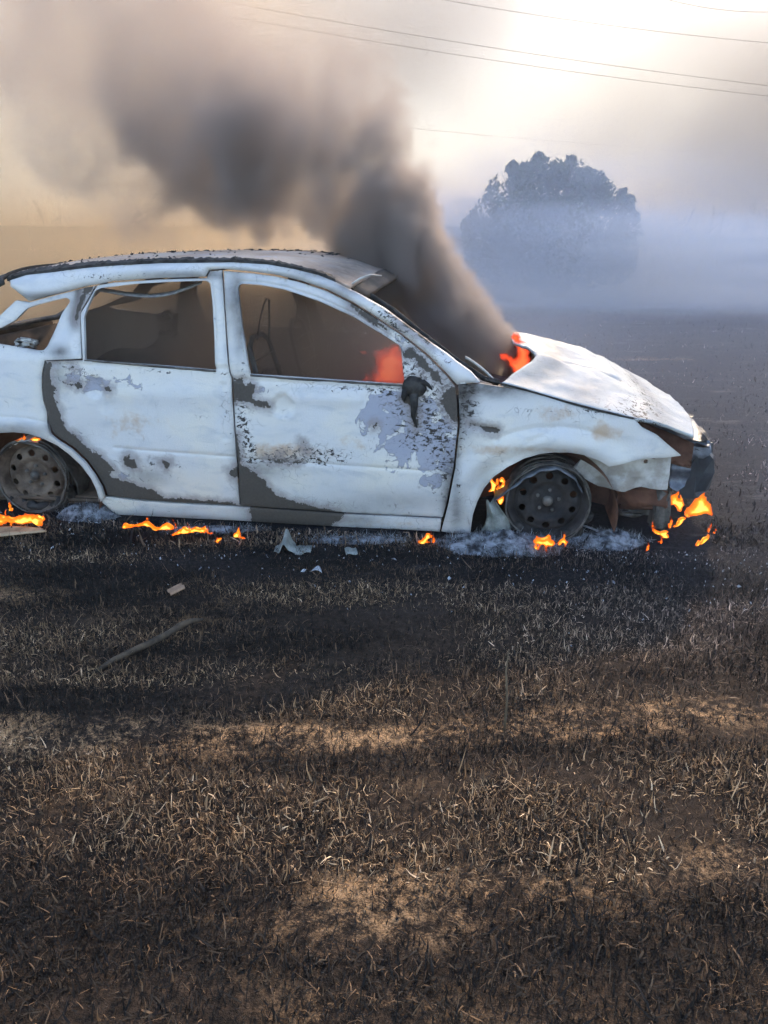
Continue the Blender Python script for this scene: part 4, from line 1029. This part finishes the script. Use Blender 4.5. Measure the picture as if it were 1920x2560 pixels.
# ------------------------------------------------------------------ debris round the car
def sheet(name, label, cat, loc, f, nu, nv, th, m, rz=0):
    V, F = grid_solid(f, nu, nv, th); o = mesh_obj(name, V, F, m); o.location = loc; o.rotation_euler = (0, 0, rz); tag(o, label, cat); return o
sheet('metal_scrap', 'pale curled sheet scrap shaped like a tent in front of the front door', 'scrap', (-.44, 3.27, .0),
      lambda u, v: ((u-.5)*.13 + (.05*(u-.6)*2 if u > .6 else 0), (v-.5)*.08 - .03*(1-v)*math.sin(u*3), .005 + (.085*math.exp(-((u-.42)/.17)**2)*(.55+.45*v)) + .006*math.sin(u*22)*(1-v)), 26, 10, .002, M_MELT)
sheet('panel_scrap', 'small flat grey scrap lying right of the tent-shaped scrap', 'scrap', (-.15, 3.22, .006), lambda u, v: ((u-.5)*.055, (v-.5)*.05, .004+.012*v+.004*math.sin(u*6)), 6, 5, .002, M_MELT, .2)
sheet('paint_scrap', 'white paint chip on the dark ground below the tent-shaped scrap', 'scrap', (-.29, 3.02, .004), lambda u, v: ((u-.5)*.055*(1-.5*v), (v-.5)*.03, .004+.012*math.sin(u*3)+.006*v), 6, 4, .002, M_ASHPILE, -.2)
sheet('cardboard_slab', 'tan scorched slab lying before the rear wheel', 'slab', (-1.80, 3.44, .008), lambda u, v: ((u-.5)*.34 - .03*v, (v-.5)*.13*(1-.75*u**3), .004 + .016*math.sin(u*2.4) + .004*math.sin(v*9)), 18, 8, .005, two_tone('scorched_tan', (.22,.14,.08), (.48,.33,.20), 9, .9), .12)
sheet('pale_chip', 'tan rag of bark on the stubble in the left middle ground', 'chip', (-.84, 2.80, .012), lambda u, v: ((u-.5)*.06, (v-.5)*.06, .01+.018*u+.006*math.sin(v*6)), 6, 6, .004, two_tone('tan_bark', (.20,.12,.075), (.36,.23,.15), 14, .9), .5)
V, F = tube([(-.17,-.19,.005),(-.12,-.13,.02),(-.07,-.08,.026),(-.02,-.03,.030),(.03,.03,.034),(.06,.08,.04),(.09,.12,.036),(.12,.16,.02)], [.006,.010,.012,.012,.012,.012,.010,.005], 7)
o = mesh_obj('charred_stick', V, F, two_tone('grey_stick', (.03,.023,.017), (.10,.072,.048), 14, .9)); o.location = (-.80, 2.40, 0); tag(o, 'charred grey-brown stick lying aslant on the left stubble', 'stick')
V, F = tube([(0,0,-.02),(.004,.01,.10),(-.004,.012,.20),(.0,.01,.27)], [.004,.0036,.003,.002], 5)
o = mesh_obj('dead_stalk', V, F, two_tone('straw_stalk', (.09,.065,.042), (.18,.13,.08), 20)); o.location = (.355, 1.90, gz(.355, 1.90)); tag(o, 'single upright straw stalk right of centre in the stubble', 'stalk')

def ash_heap(name, label, cx, cy, rx_, ry_, hh, n, seed, dark=1.0):
    g = np.random.default_rng(seed)
    def f(u, v):
        r = u; a = v*2*math.pi; k = .75 + .5*vnoise(np.array([[math.cos(a), math.sin(a), seed]]), 1.3, seed, 3)[0]
        x = rx_*r*k*math.cos(a); y = ry_*r*k*math.sin(a)
        return (x, y, hh*(1-r**1.5)*(.5 + 1.6*vnoise(np.array([[x*22, y*22, 0]]), 1, seed, 4)[0]**1.5) + .003 - .02*r**6)
    V = [f(i/24, j/72) for i in range(25) for j in range(72)]; F = [(i*72+j, (i+1)*72+j, (i+1)*72+(j+1) % 72, i*72+(j+1) % 72) for i in range(24) for j in range(72)]
    root = empty(name, (cx, cy, 0)); tag(root, label, 'ash')
    mesh_obj('ash_bed', V, F, M_ASHBED, root)
    r = g.random(n)**.6; a = g.random(n)*6.283; bx = rx_*r*np.cos(a); by = ry_*r*np.sin(a); bz = hh*(1-r**1.5)*.8
    keep = vnoise(np.stack([bx*14, by*14, bx*0], 1), 1.0, seed+5, 3) > .46; bx, by, bz = bx[keep], by[keep], bz[keep]; n = len(bx)
    col = np.array([[.40, .42, .45]])*(.15 + 1.0*g.random((n, 1))**2)*dark
    b = blades('wire_curls', np.stack([bx, by, bz], 1), .015+.05*g.random(n)**2, .0016+.0025*g.random(n), 1.05+g.random(n)*.5, g.normal(0, 2.6, n), g.random(n)*6.28, col, M_STRAW); b.parent = root; b['kind'] = 'stuff'
for args in [('ash_heap', 'wide pale blue-grey ash heap before the front wheel', 2.42, -.02, .34, .16, .05, 4200, 701),
             ('ash_heap', 'pale ash heap under the nose right of the front wheel', 2.90, .10, .22, .13, .04, 2400, 702),
             ('ash_heap', 'small grey ash heap at the corner behind the rear wheel', .30, .06, .17, .10, .06, 2200, 703),
             ('ash_heap', 'scattered ash strip under the front door', 1.75, -.06, .28, .06, .014, 1100, 704, .9),
             ('ash_heap', 'thin ash strip under the rear door below the sill', 1.0, -.04, .30, .05, .014, 900, 705, .8)]:
    nm, lb, x, y, *rest = args; q = car_pt(x, y, 0); ash_heap(nm, lb, q.x, q.y, *rest)
# melted liner by the front wheel and a bare cable
q = car_pt(2.37, .05, 0)
sheet('melted_liner', 'grey-green melted arch liner slumped left of the front wheel', 'liner', (q.x, q.y, 0), lambda u, v: ((v-.5)*(.05+.11*(1-u)) + .02*math.sin(u*4), .02*math.sin(v*7+u*3), .005 + .19*u + .008*math.sin(v*11)), 14, 10, .004, M_MELT, CAR_RZ)
V, F = tube([car_pt(2.78,.18,.05), car_pt(2.85,.16,.035), car_pt(2.93,.09,.02), car_pt(3.0,.04,.012), car_pt(3.04,.03,.012)], [.006]*5, 6)
tag(mesh_obj('bare_cable', V, F, M_WIRE), 'pale stripped cable on the ash right of the front wheel', 'cable')
# loose white flakes of paint and glass on the ground
n = 420; lx = rng.uniform(-.2, 3.6, n); ly = -np.abs(rng.normal(.0, .32, n)) + .03; V = []; F = []
for k in range(n):
    p = car_pt(lx[k], ly[k], 0); p.z = gz(p.x, p.y) + .004; s = rng.uniform(.002, .007) if k % 12 else rng.uniform(.008, .016); a = rng.uniform(0, 6.28)
    b = len(V); e = Vector((math.cos(a)*s, math.sin(a)*s, rng.uniform(0, .006))); f_ = Vector((-math.sin(a)*s*.6, math.cos(a)*s*.6, rng.uniform(0, .004)))
    V += [p-e, p-f_, p+e, p+f_, p+Vector((0, 0, .005+s*.3))]; F += [(b, b+1, b+4), (b+1, b+2, b+4), (b+2, b+3, b+4), (b+3, b, b+4), (b+3, b+2, b+1, b)]
o = mesh_obj('paint_chips', V, F, M_ASHPILE, smooth=False); o['kind'] = 'stuff'; o['label'] = 'white chips of paint and glass strewn along the car'; o['category'] = 'chips'
# ------------------------------------------------------------------ fires
M_FLAME = flame_material('flame', (1.0, .12, .010), (1.0, .27, .014), (1.5, 1.0, .16), FLAME_K, .0, -.12, .22)
M_FLAME_RED = flame_material('flame_red', (.75, .050, .020), (.85, .085, .028), (1.0, .17, .05), FLAME_K*1.1, .0, .0, .55)
FIRES = [
('wheel_rear', -0.181, [
    [(-0.08, 0.046), (-0.027, 0.08), (0.003, 0.076), (0.037, 0.066), (0.065, 0.077), (0.102, 0.082), (0.115, 0.098), (0.12, 0.085), (0.169, 0.088), (0.217, 0.088), (0.207, 0.075), (0.22, 0.064), (0.193, 0.049), (0.194, 0.027), (0.169, 0.03), (0.146, 0.044), (0.094, 0.036), (0.058, 0.036), (0.017, 0.039), (-0.04, 0.013)],
    [(0.0, 0.005), (0.019, 0.022), (0.028, 0.013), (0.011, 0.004)],
    [(0.018, 0.102), (0.034, 0.116), (0.047, 0.104), (0.037, 0.093)],
]),
('sill', -0.196, [
    [(0.61, 0.047), (0.627, 0.079), (0.647, 0.067), (0.707, 0.075), (0.744, 0.098), (0.763, 0.078), (0.799, 0.058), (0.845, 0.095), (0.888, 0.064), (0.849, 0.048), (0.815, 0.055), (0.776, 0.04), (0.765, 0.061), (0.724, 0.067), (0.68, 0.056), (0.644, 0.047)],
    [(0.85, 0.018), (0.887, 0.051), (0.931, 0.079), (0.95, 0.059), (0.977, 0.073), (1.018, 0.071), (1.032, 0.089), (1.042, 0.06), (1.008, 0.049), (0.966, 0.047), (0.931, 0.036), (0.898, 0.034)],
    [(1.039, 0.049), (1.073, 0.057), (1.067, 0.044), (1.045, 0.043)],
    [(1.067, 0.006), (1.098, 0.029), (1.114, 0.026), (1.087, 0.004)],
    [(1.16, 0.033), (1.183, 0.064), (1.202, 0.052), (1.197, 0.039), (1.234, 0.033), (1.213, 0.026), (1.189, 0.033)],
]),
('door', -0.072, [
    [(2.015, 0.016), (2.054, 0.035), (2.062, 0.061), (2.081, 0.06), (2.086, 0.041), (2.07, 0.032), (2.066, 0.019), (2.096, 0.015), (2.092, 0.042), (2.103, 0.038), (2.104, 0.011), (2.066, 0.012), (2.039, 0.004)],
]),
('arch', 0.160, [
    [(2.34, 0.27), (2.351, 0.275), (2.359, 0.256), (2.378, 0.24), (2.37, 0.208), (2.359, 0.2), (2.334, 0.196), (2.347, 0.209), (2.353, 0.231)],
    [(2.383, 0.262), (2.396, 0.28), (2.413, 0.271), (2.416, 0.244), (2.426, 0.23), (2.411, 0.222), (2.4, 0.204), (2.378, 0.191), (2.359, 0.192), (2.379, 0.213), (2.394, 0.234), (2.402, 0.253), (2.39, 0.25)],
    [(2.382, 0.149), (2.388, 0.174), (2.418, 0.181), (2.414, 0.156), (2.404, 0.133)],
    [(2.5, 0.043), (2.513, 0.051), (2.53, 0.042), (2.538, 0.023), (2.527, 0.019), (2.512, 0.029)],
]),
('wheel_front', -0.091, [
    [(2.547, 0.057), (2.561, 0.068), (2.566, 0.089), (2.574, 0.076), (2.595, 0.075), (2.612, 0.085), (2.618, 0.095), (2.628, 0.093), (2.63, 0.072), (2.657, 0.052), (2.641, 0.039), (2.615, 0.038), (2.622, 0.007), (2.611, 0.004), (2.607, 0.035), (2.591, 0.044), (2.582, 0.024), (2.574, 0.007), (2.569, 0.018), (2.582, 0.043), (2.559, 0.044)],
    [(2.66, 0.048), (2.669, 0.07), (2.685, 0.078), (2.687, 0.108), (2.694, 0.104), (2.696, 0.078), (2.704, 0.06), (2.701, 0.041), (2.693, 0.033), (2.696, 0.052), (2.682, 0.059), (2.675, 0.039)],
]),
('nose', 0.320, [
    [(3.213, 0.156), (3.224, 0.174), (3.242, 0.177), (3.253, 0.195), (3.259, 0.188), (3.251, 0.163), (3.268, 0.151), (3.279, 0.157), (3.292, 0.12), (3.281, 0.119), (3.283, 0.089), (3.265, 0.086), (3.253, 0.108), (3.24, 0.124), (3.22, 0.121)],
    [(3.288, 0.084), (3.303, 0.11), (3.324, 0.136), (3.333, 0.172), (3.356, 0.198), (3.371, 0.201), (3.374, 0.181), (3.389, 0.155), (3.414, 0.136), (3.429, 0.077), (3.411, 0.079), (3.389, 0.092), (3.36, 0.073), (3.315, 0.066)],
    [(3.248, 0.008), (3.27, 0.033), (3.271, 0.058), (3.311, 0.063), (3.3, 0.044), (3.281, 0.013), (3.264, 0.004)],
    [(3.221, 0.019), (3.229, 0.025), (3.244, 0.016), (3.232, 0.005)],
]),
('nose_low', -0.020, [
    [(3.075, 0.133), (3.081, 0.133), (3.096, 0.115), (3.117, 0.109), (3.125, 0.119), (3.155, 0.114), (3.143, 0.104), (3.157, 0.091), (3.154, 0.081), (3.125, 0.079), (3.124, 0.093), (3.102, 0.094), (3.083, 0.114)],
    [(3.271, 0.053), (3.294, 0.069), (3.298, 0.095), (3.319, 0.098), (3.32, 0.117), (3.334, 0.09), (3.321, 0.082), (3.307, 0.06), (3.283, 0.052)],
    [(3.334, 0.118), (3.346, 0.123), (3.345, 0.172), (3.357, 0.121), (3.347, 0.115)],
    [(3.062, 0.004), (3.071, 0.017), (3.078, 0.015)],
    [(3.111, 0.062), (3.125, 0.065), (3.124, 0.058), (3.113, 0.055)],
]),
('cabin', 0.550, [
    [(1.64, 0.753), (1.659, 0.786), (1.694, 0.777), (1.734, 0.755), (1.744, 0.77), (1.769, 0.788), (1.799, 0.784), (1.829, 0.807), (1.864, 0.802), (1.895, 0.749), (1.906, 0.62), (1.708, 0.624), (1.698, 0.649), (1.749, 0.691), (1.759, 0.741), (1.704, 0.762), (1.663, 0.768)],
]),
('hood', 0.620, [
    [(2.417, 0.875), (2.471, 0.834), (2.509, 0.767), (2.504, 0.715), (2.464, 0.666), (2.429, 0.67), (2.4, 0.73), (2.359, 0.772), (2.398, 0.773), (2.442, 0.748), (2.43, 0.808), (2.407, 0.841)],
]),
('tyre_top', 0.090, [
    [(-0.1, 0.363), (-0.06, 0.377), (-0.019, 0.397), (-0.006, 0.395), (-0.012, 0.379), (-0.052, 0.362), (-0.087, 0.348)],
    [(0.017, 0.39), (0.044, 0.397), (0.078, 0.393), (0.068, 0.38), (0.041, 0.376), (0.021, 0.386)],
]),
]
LABEL = {
 'wheel_rear': 'low orange fire on the ground below the rear wheel', 'sill': 'string of small orange flames under the rear door sill',
 'door': 'tiny flame on the ground under the front door', 'arch': 'yellow flames inside the front wheel arch',
 'wheel_front': 'red-orange flames at the foot of the front wheel', 'nose': 'largest yellow flames on the ground under the car nose',
 'nose_low': 'scattered small flames on the ground right of the front wheel', 'cabin': 'deep red fire behind the front door window',
 'hood': 'red-orange flame rising at the buckled rear edge of the bonnet', 'tyre_top': 'orange flames on top of the rear rim'}
def ragged(poly, seed, n=2):
    g = np.random.default_rng(seed)
    for it in range(n):
        q = []
        for a, b in zip(poly, poly[1:] + poly[:1]):
            L = math.dist(a, b); s_ = g.normal(0, .16)*L
            nx, nz = -(b[1]-a[1])/(L+1e-9), (b[0]-a[0])/(L+1e-9)
            q += [a, ((a[0]+b[0])/2 + nx*s_, (a[1]+b[1])/2 + nz*s_ + abs(g.normal(0, .06))*L)]
        poly = q
    return poly
def inflate(poly, y, k, res, seed):
    poly = ragged(chaikin(poly, 1), seed, 1)
    P, T, loops = fill2d(poly, (), res); d = seg_dist(P, poly); n = len(P)
    core = np.clip(d/max(.008, d.max()*.8), 0, 1)
    b = set(loops[0]); w_ = (vnoise(np.stack([P[:, 0], P[:, 1]*.5, P[:, 0]*0], 1), 9, seed, 2)-.5)*.03
    th = k*np.sqrt(np.maximum(d, 0)); V = [(P[i, 0], y + w_[i] - th[i], P[i, 1]) for i in range(n)] + [(P[i, 0], y + w_[i] + th[i] + .0005, P[i, 1]) for i in range(n)]
    F = []
    for a, b_, c in T: F.append((int(a), int(b_), int(c))); F.append((int(a)+n, int(c)+n, int(b_)+n))
    lp = loops[0]; m = len(lp)
    F += [(lp[j], lp[(j+1) % m], lp[(j+1) % m]+n, lp[j]+n) for j in range(m)]
    return V, F, np.concatenate([core, core])
for nm, y, polys in FIRES:
    xs = [p[0] for q in polys for p in q]; zs = [p[1] for q in polys for p in q]
    x0 = (min(xs)+max(xs))/2; z0 = min(zs)
    o = empty('fire', car_pt(x0, y, z0), CAR_RZ); tag(o, LABEL[nm], 'fire', 'fires round the car')
    gg = np.random.default_rng(int(900+x0*50)); extra = []
    if nm not in ('cabin', 'hood'):
        for q in polys:                                   # thin tongues licking up from each flame
            for _ in range(2 if len(q) > 8 else 1):
                a, b = q[gg.integers(len(q))]; hgt = gg.uniform(.025, .055)*(1.4 if nm == 'nose' else 1); wd = hgt*gg.uniform(.10, .17); ln = gg.uniform(-.4, .4)*hgt; wv = gg.uniform(-.2, .2)*hgt
                extra.append([(a-wd, b-.004), (a-wd*.7+wv*.5, b+hgt*.4), (a+ln*.6+wv, b+hgt*.75), (a+ln, b+hgt), (a+ln*.7+wv+wd*.5, b+hgt*.7), (a+wd*.9+wv*.5, b+hgt*.35), (a+wd, b-.004)])
    else:
        cx_, cz_ = (max(xs)+min(xs))/2, min(zs); polys = [[(cx_+(a-cx_)*1.22 - (.03 if nm == 'cabin' else 0), cz_+(b-cz_)*1.2) for a, b in q] for q in polys]
    for k, q in enumerate(polys + extra):
        V, F, core = inflate([(a-x0, b-z0) for a, b in q], 0.0, .16 if nm not in ('cabin', 'hood') else .22, .005, 810+k+int(abs(x0)*100))
        mesh_obj('flame', V, F, M_FLAME_RED if nm in ('cabin', 'hood') else M_FLAME, o, attrs=dict(core=core))
# ------------------------------------------------------------------ smoke and haze volumes
def drift_field(P):      # brown smoke drifting away to the left behind the car
    n = vnoise(P*np.array([1, .6, 1.3]), .28, 31, 4)
    x = P[:, 0]; z = P[:, 2]; y = P[:, 1]
    k = sstep(2.5, -5.0, x + .18*z)*sstep(11.0, 5.0, z) * sstep(6, 9, y)
    low = sstep(2.4, .6, z)*sstep(1.0, -2.0, x)*sstep(7, 10, y)
    return k*np.clip((n-.30)*2.6, 0, 1.5) + low*2.6
def ground_field(P):     # blue grass smoke hugging the ground to the right
    n = vnoise(P*np.array([.38, .35, 2.4]), .9, 41, 5, .58)
    x, y, z = P.T
    top = .50 + .45*sstep(9, 14, y) + 0.50*np.exp(-((x-3.2)/2.6)**2)*sstep(10, 13.5, y)
    lay = np.exp(-(np.clip(z, 0, 9)/(top*(.75 + .7*vnoise(P*np.array([.5, .4, .2]), .8, 43, 3))))**2.0)
    start = 12.5 - .28*(x-2)
    k = sstep(0, 4.5, y - start + 2.5*(n-.5))*sstep(-6, 1.5, x)
    far = lay*k*np.clip((n-.38)*5.0, .10, 2.6)
    near = .07*np.exp(-(z/.9)**2)*sstep(.3, 2.6, x)*sstep(1.6, 3.2, y)*(.6+.8*n)
    mid = .24*np.exp(-(z/1.1)**2)*np.exp(-((x-.9)/1.0)**2)*sstep(4.6, 6.0, y)*sstep(11, 7, y)*(.3+1.4*n)
    base = 1.5*np.exp(-((x-3.8)/2.8)**2)*np.exp(-(z/.85)**2)*sstep(13.0, 15.0, y)
    tall = .30*np.exp(-((x-4.2)/3.2)**2)*np.exp(-(z/2.6)**4)*sstep(11.5, 13.5, y)*sstep(18, 16.5, y)*(.4+1.2*n)
    return far + near + mid + base + tall
def cabin_field(P):      # in car coordinates
    n = vnoise(P, 2.5, 51, 3); x, y, z = P.T
    k = sstep(.0, .3, x)*sstep(2.25, 2.0, x)*sstep(.06, .22, y)*sstep(W-.06, W-.22, y)*sstep(1.20, 1.0, z - .0*x + sstep(1.5, 2.2, x)*.40)*sstep(.1, .2, z)
    return k*(.35 + 1.3*n)*(.8 + .5*sstep(.9, 1.9, x))
def veil_field(P):       # high smoke added to dim the bright sky, thinner on the left
    n = vnoise(P*np.array([1, .5, 1.2]), .07, 61, 4); x, y, z = P.T
    return (.25 + 1.5*np.clip((n-.32)*2.2, 0, 1))*sstep(21, 13, z)*(1 - .55*sstep(-2, -20, x) + .08*np.exp(-((x-6)/9)**2))
M_SOOT = volume_mat('soot_smoke', *SM_PLUME)
volume_object('smoke_plume', (-2.6, 3.6, .6), (1.4, 7.6, 2.75), .042, plume_low, M_SOOT)['label'] = 'thick dark smoke rising leftwards from the bonnet'
volume_object('high_smoke', (-8, 3.9, 2.25), (1.2, 12.5, 8.4), .12, plume_high, M_SOOT)['label'] = 'upper smoke spreading out across the top left sky'
volume_object('drifting_smoke', (-18, 5.5, -.3), (4.5, 30, 11), .36, drift_field, volume_mat('brown_smoke', *SM_DRIFT))['label'] = 'brown smoke drifting across the left background'
volume_object('ground_smoke', (-7, 1.4, -.2), (16, 26, 3.6), .17, ground_field, volume_mat('blue_smoke', *SM_GROUND))['label'] = 'pale blue smoke lying over the burnt field'
cs = volume_object('cabin_smoke', (-.05, .0, .05), (2.4, W, 1.28), .05, cabin_field, volume_mat('cabin_soot', *SM_CABIN)); cs['label'] = 'brown smoke filling the car cabin'
cs.location = CAR_O; cs.rotation_euler = (0, 0, CAR_RZ)
volume_object('smoke_veil', (-60, 28, -1), (60, 75, 23), 1.5, veil_field, volume_mat('veil_smoke', *SM_VEIL))['label'] = 'added smoke veil dimming the sky'
for o in bpy.data.objects:
    if o.name in ('smoke_plume', 'high_smoke', 'drifting_smoke', 'ground_smoke', 'cabin_smoke', 'smoke_veil'): o['category'] = 'smoke'
bm = bmesh.new(); bmesh.ops.create_cube(bm, size=1)
for v in bm.verts: v.co = Vector((v.co.x*640, 216 + v.co.y*460, 13.5 + v.co.z*35))
me = bpy.data.meshes.new('haze'); bm.to_mesh(me); bm.free(); hz = link(me, 'haze', None, [volume_mat('haze_air', *SM_HAZE)]); hz['kind'] = 'stuff'
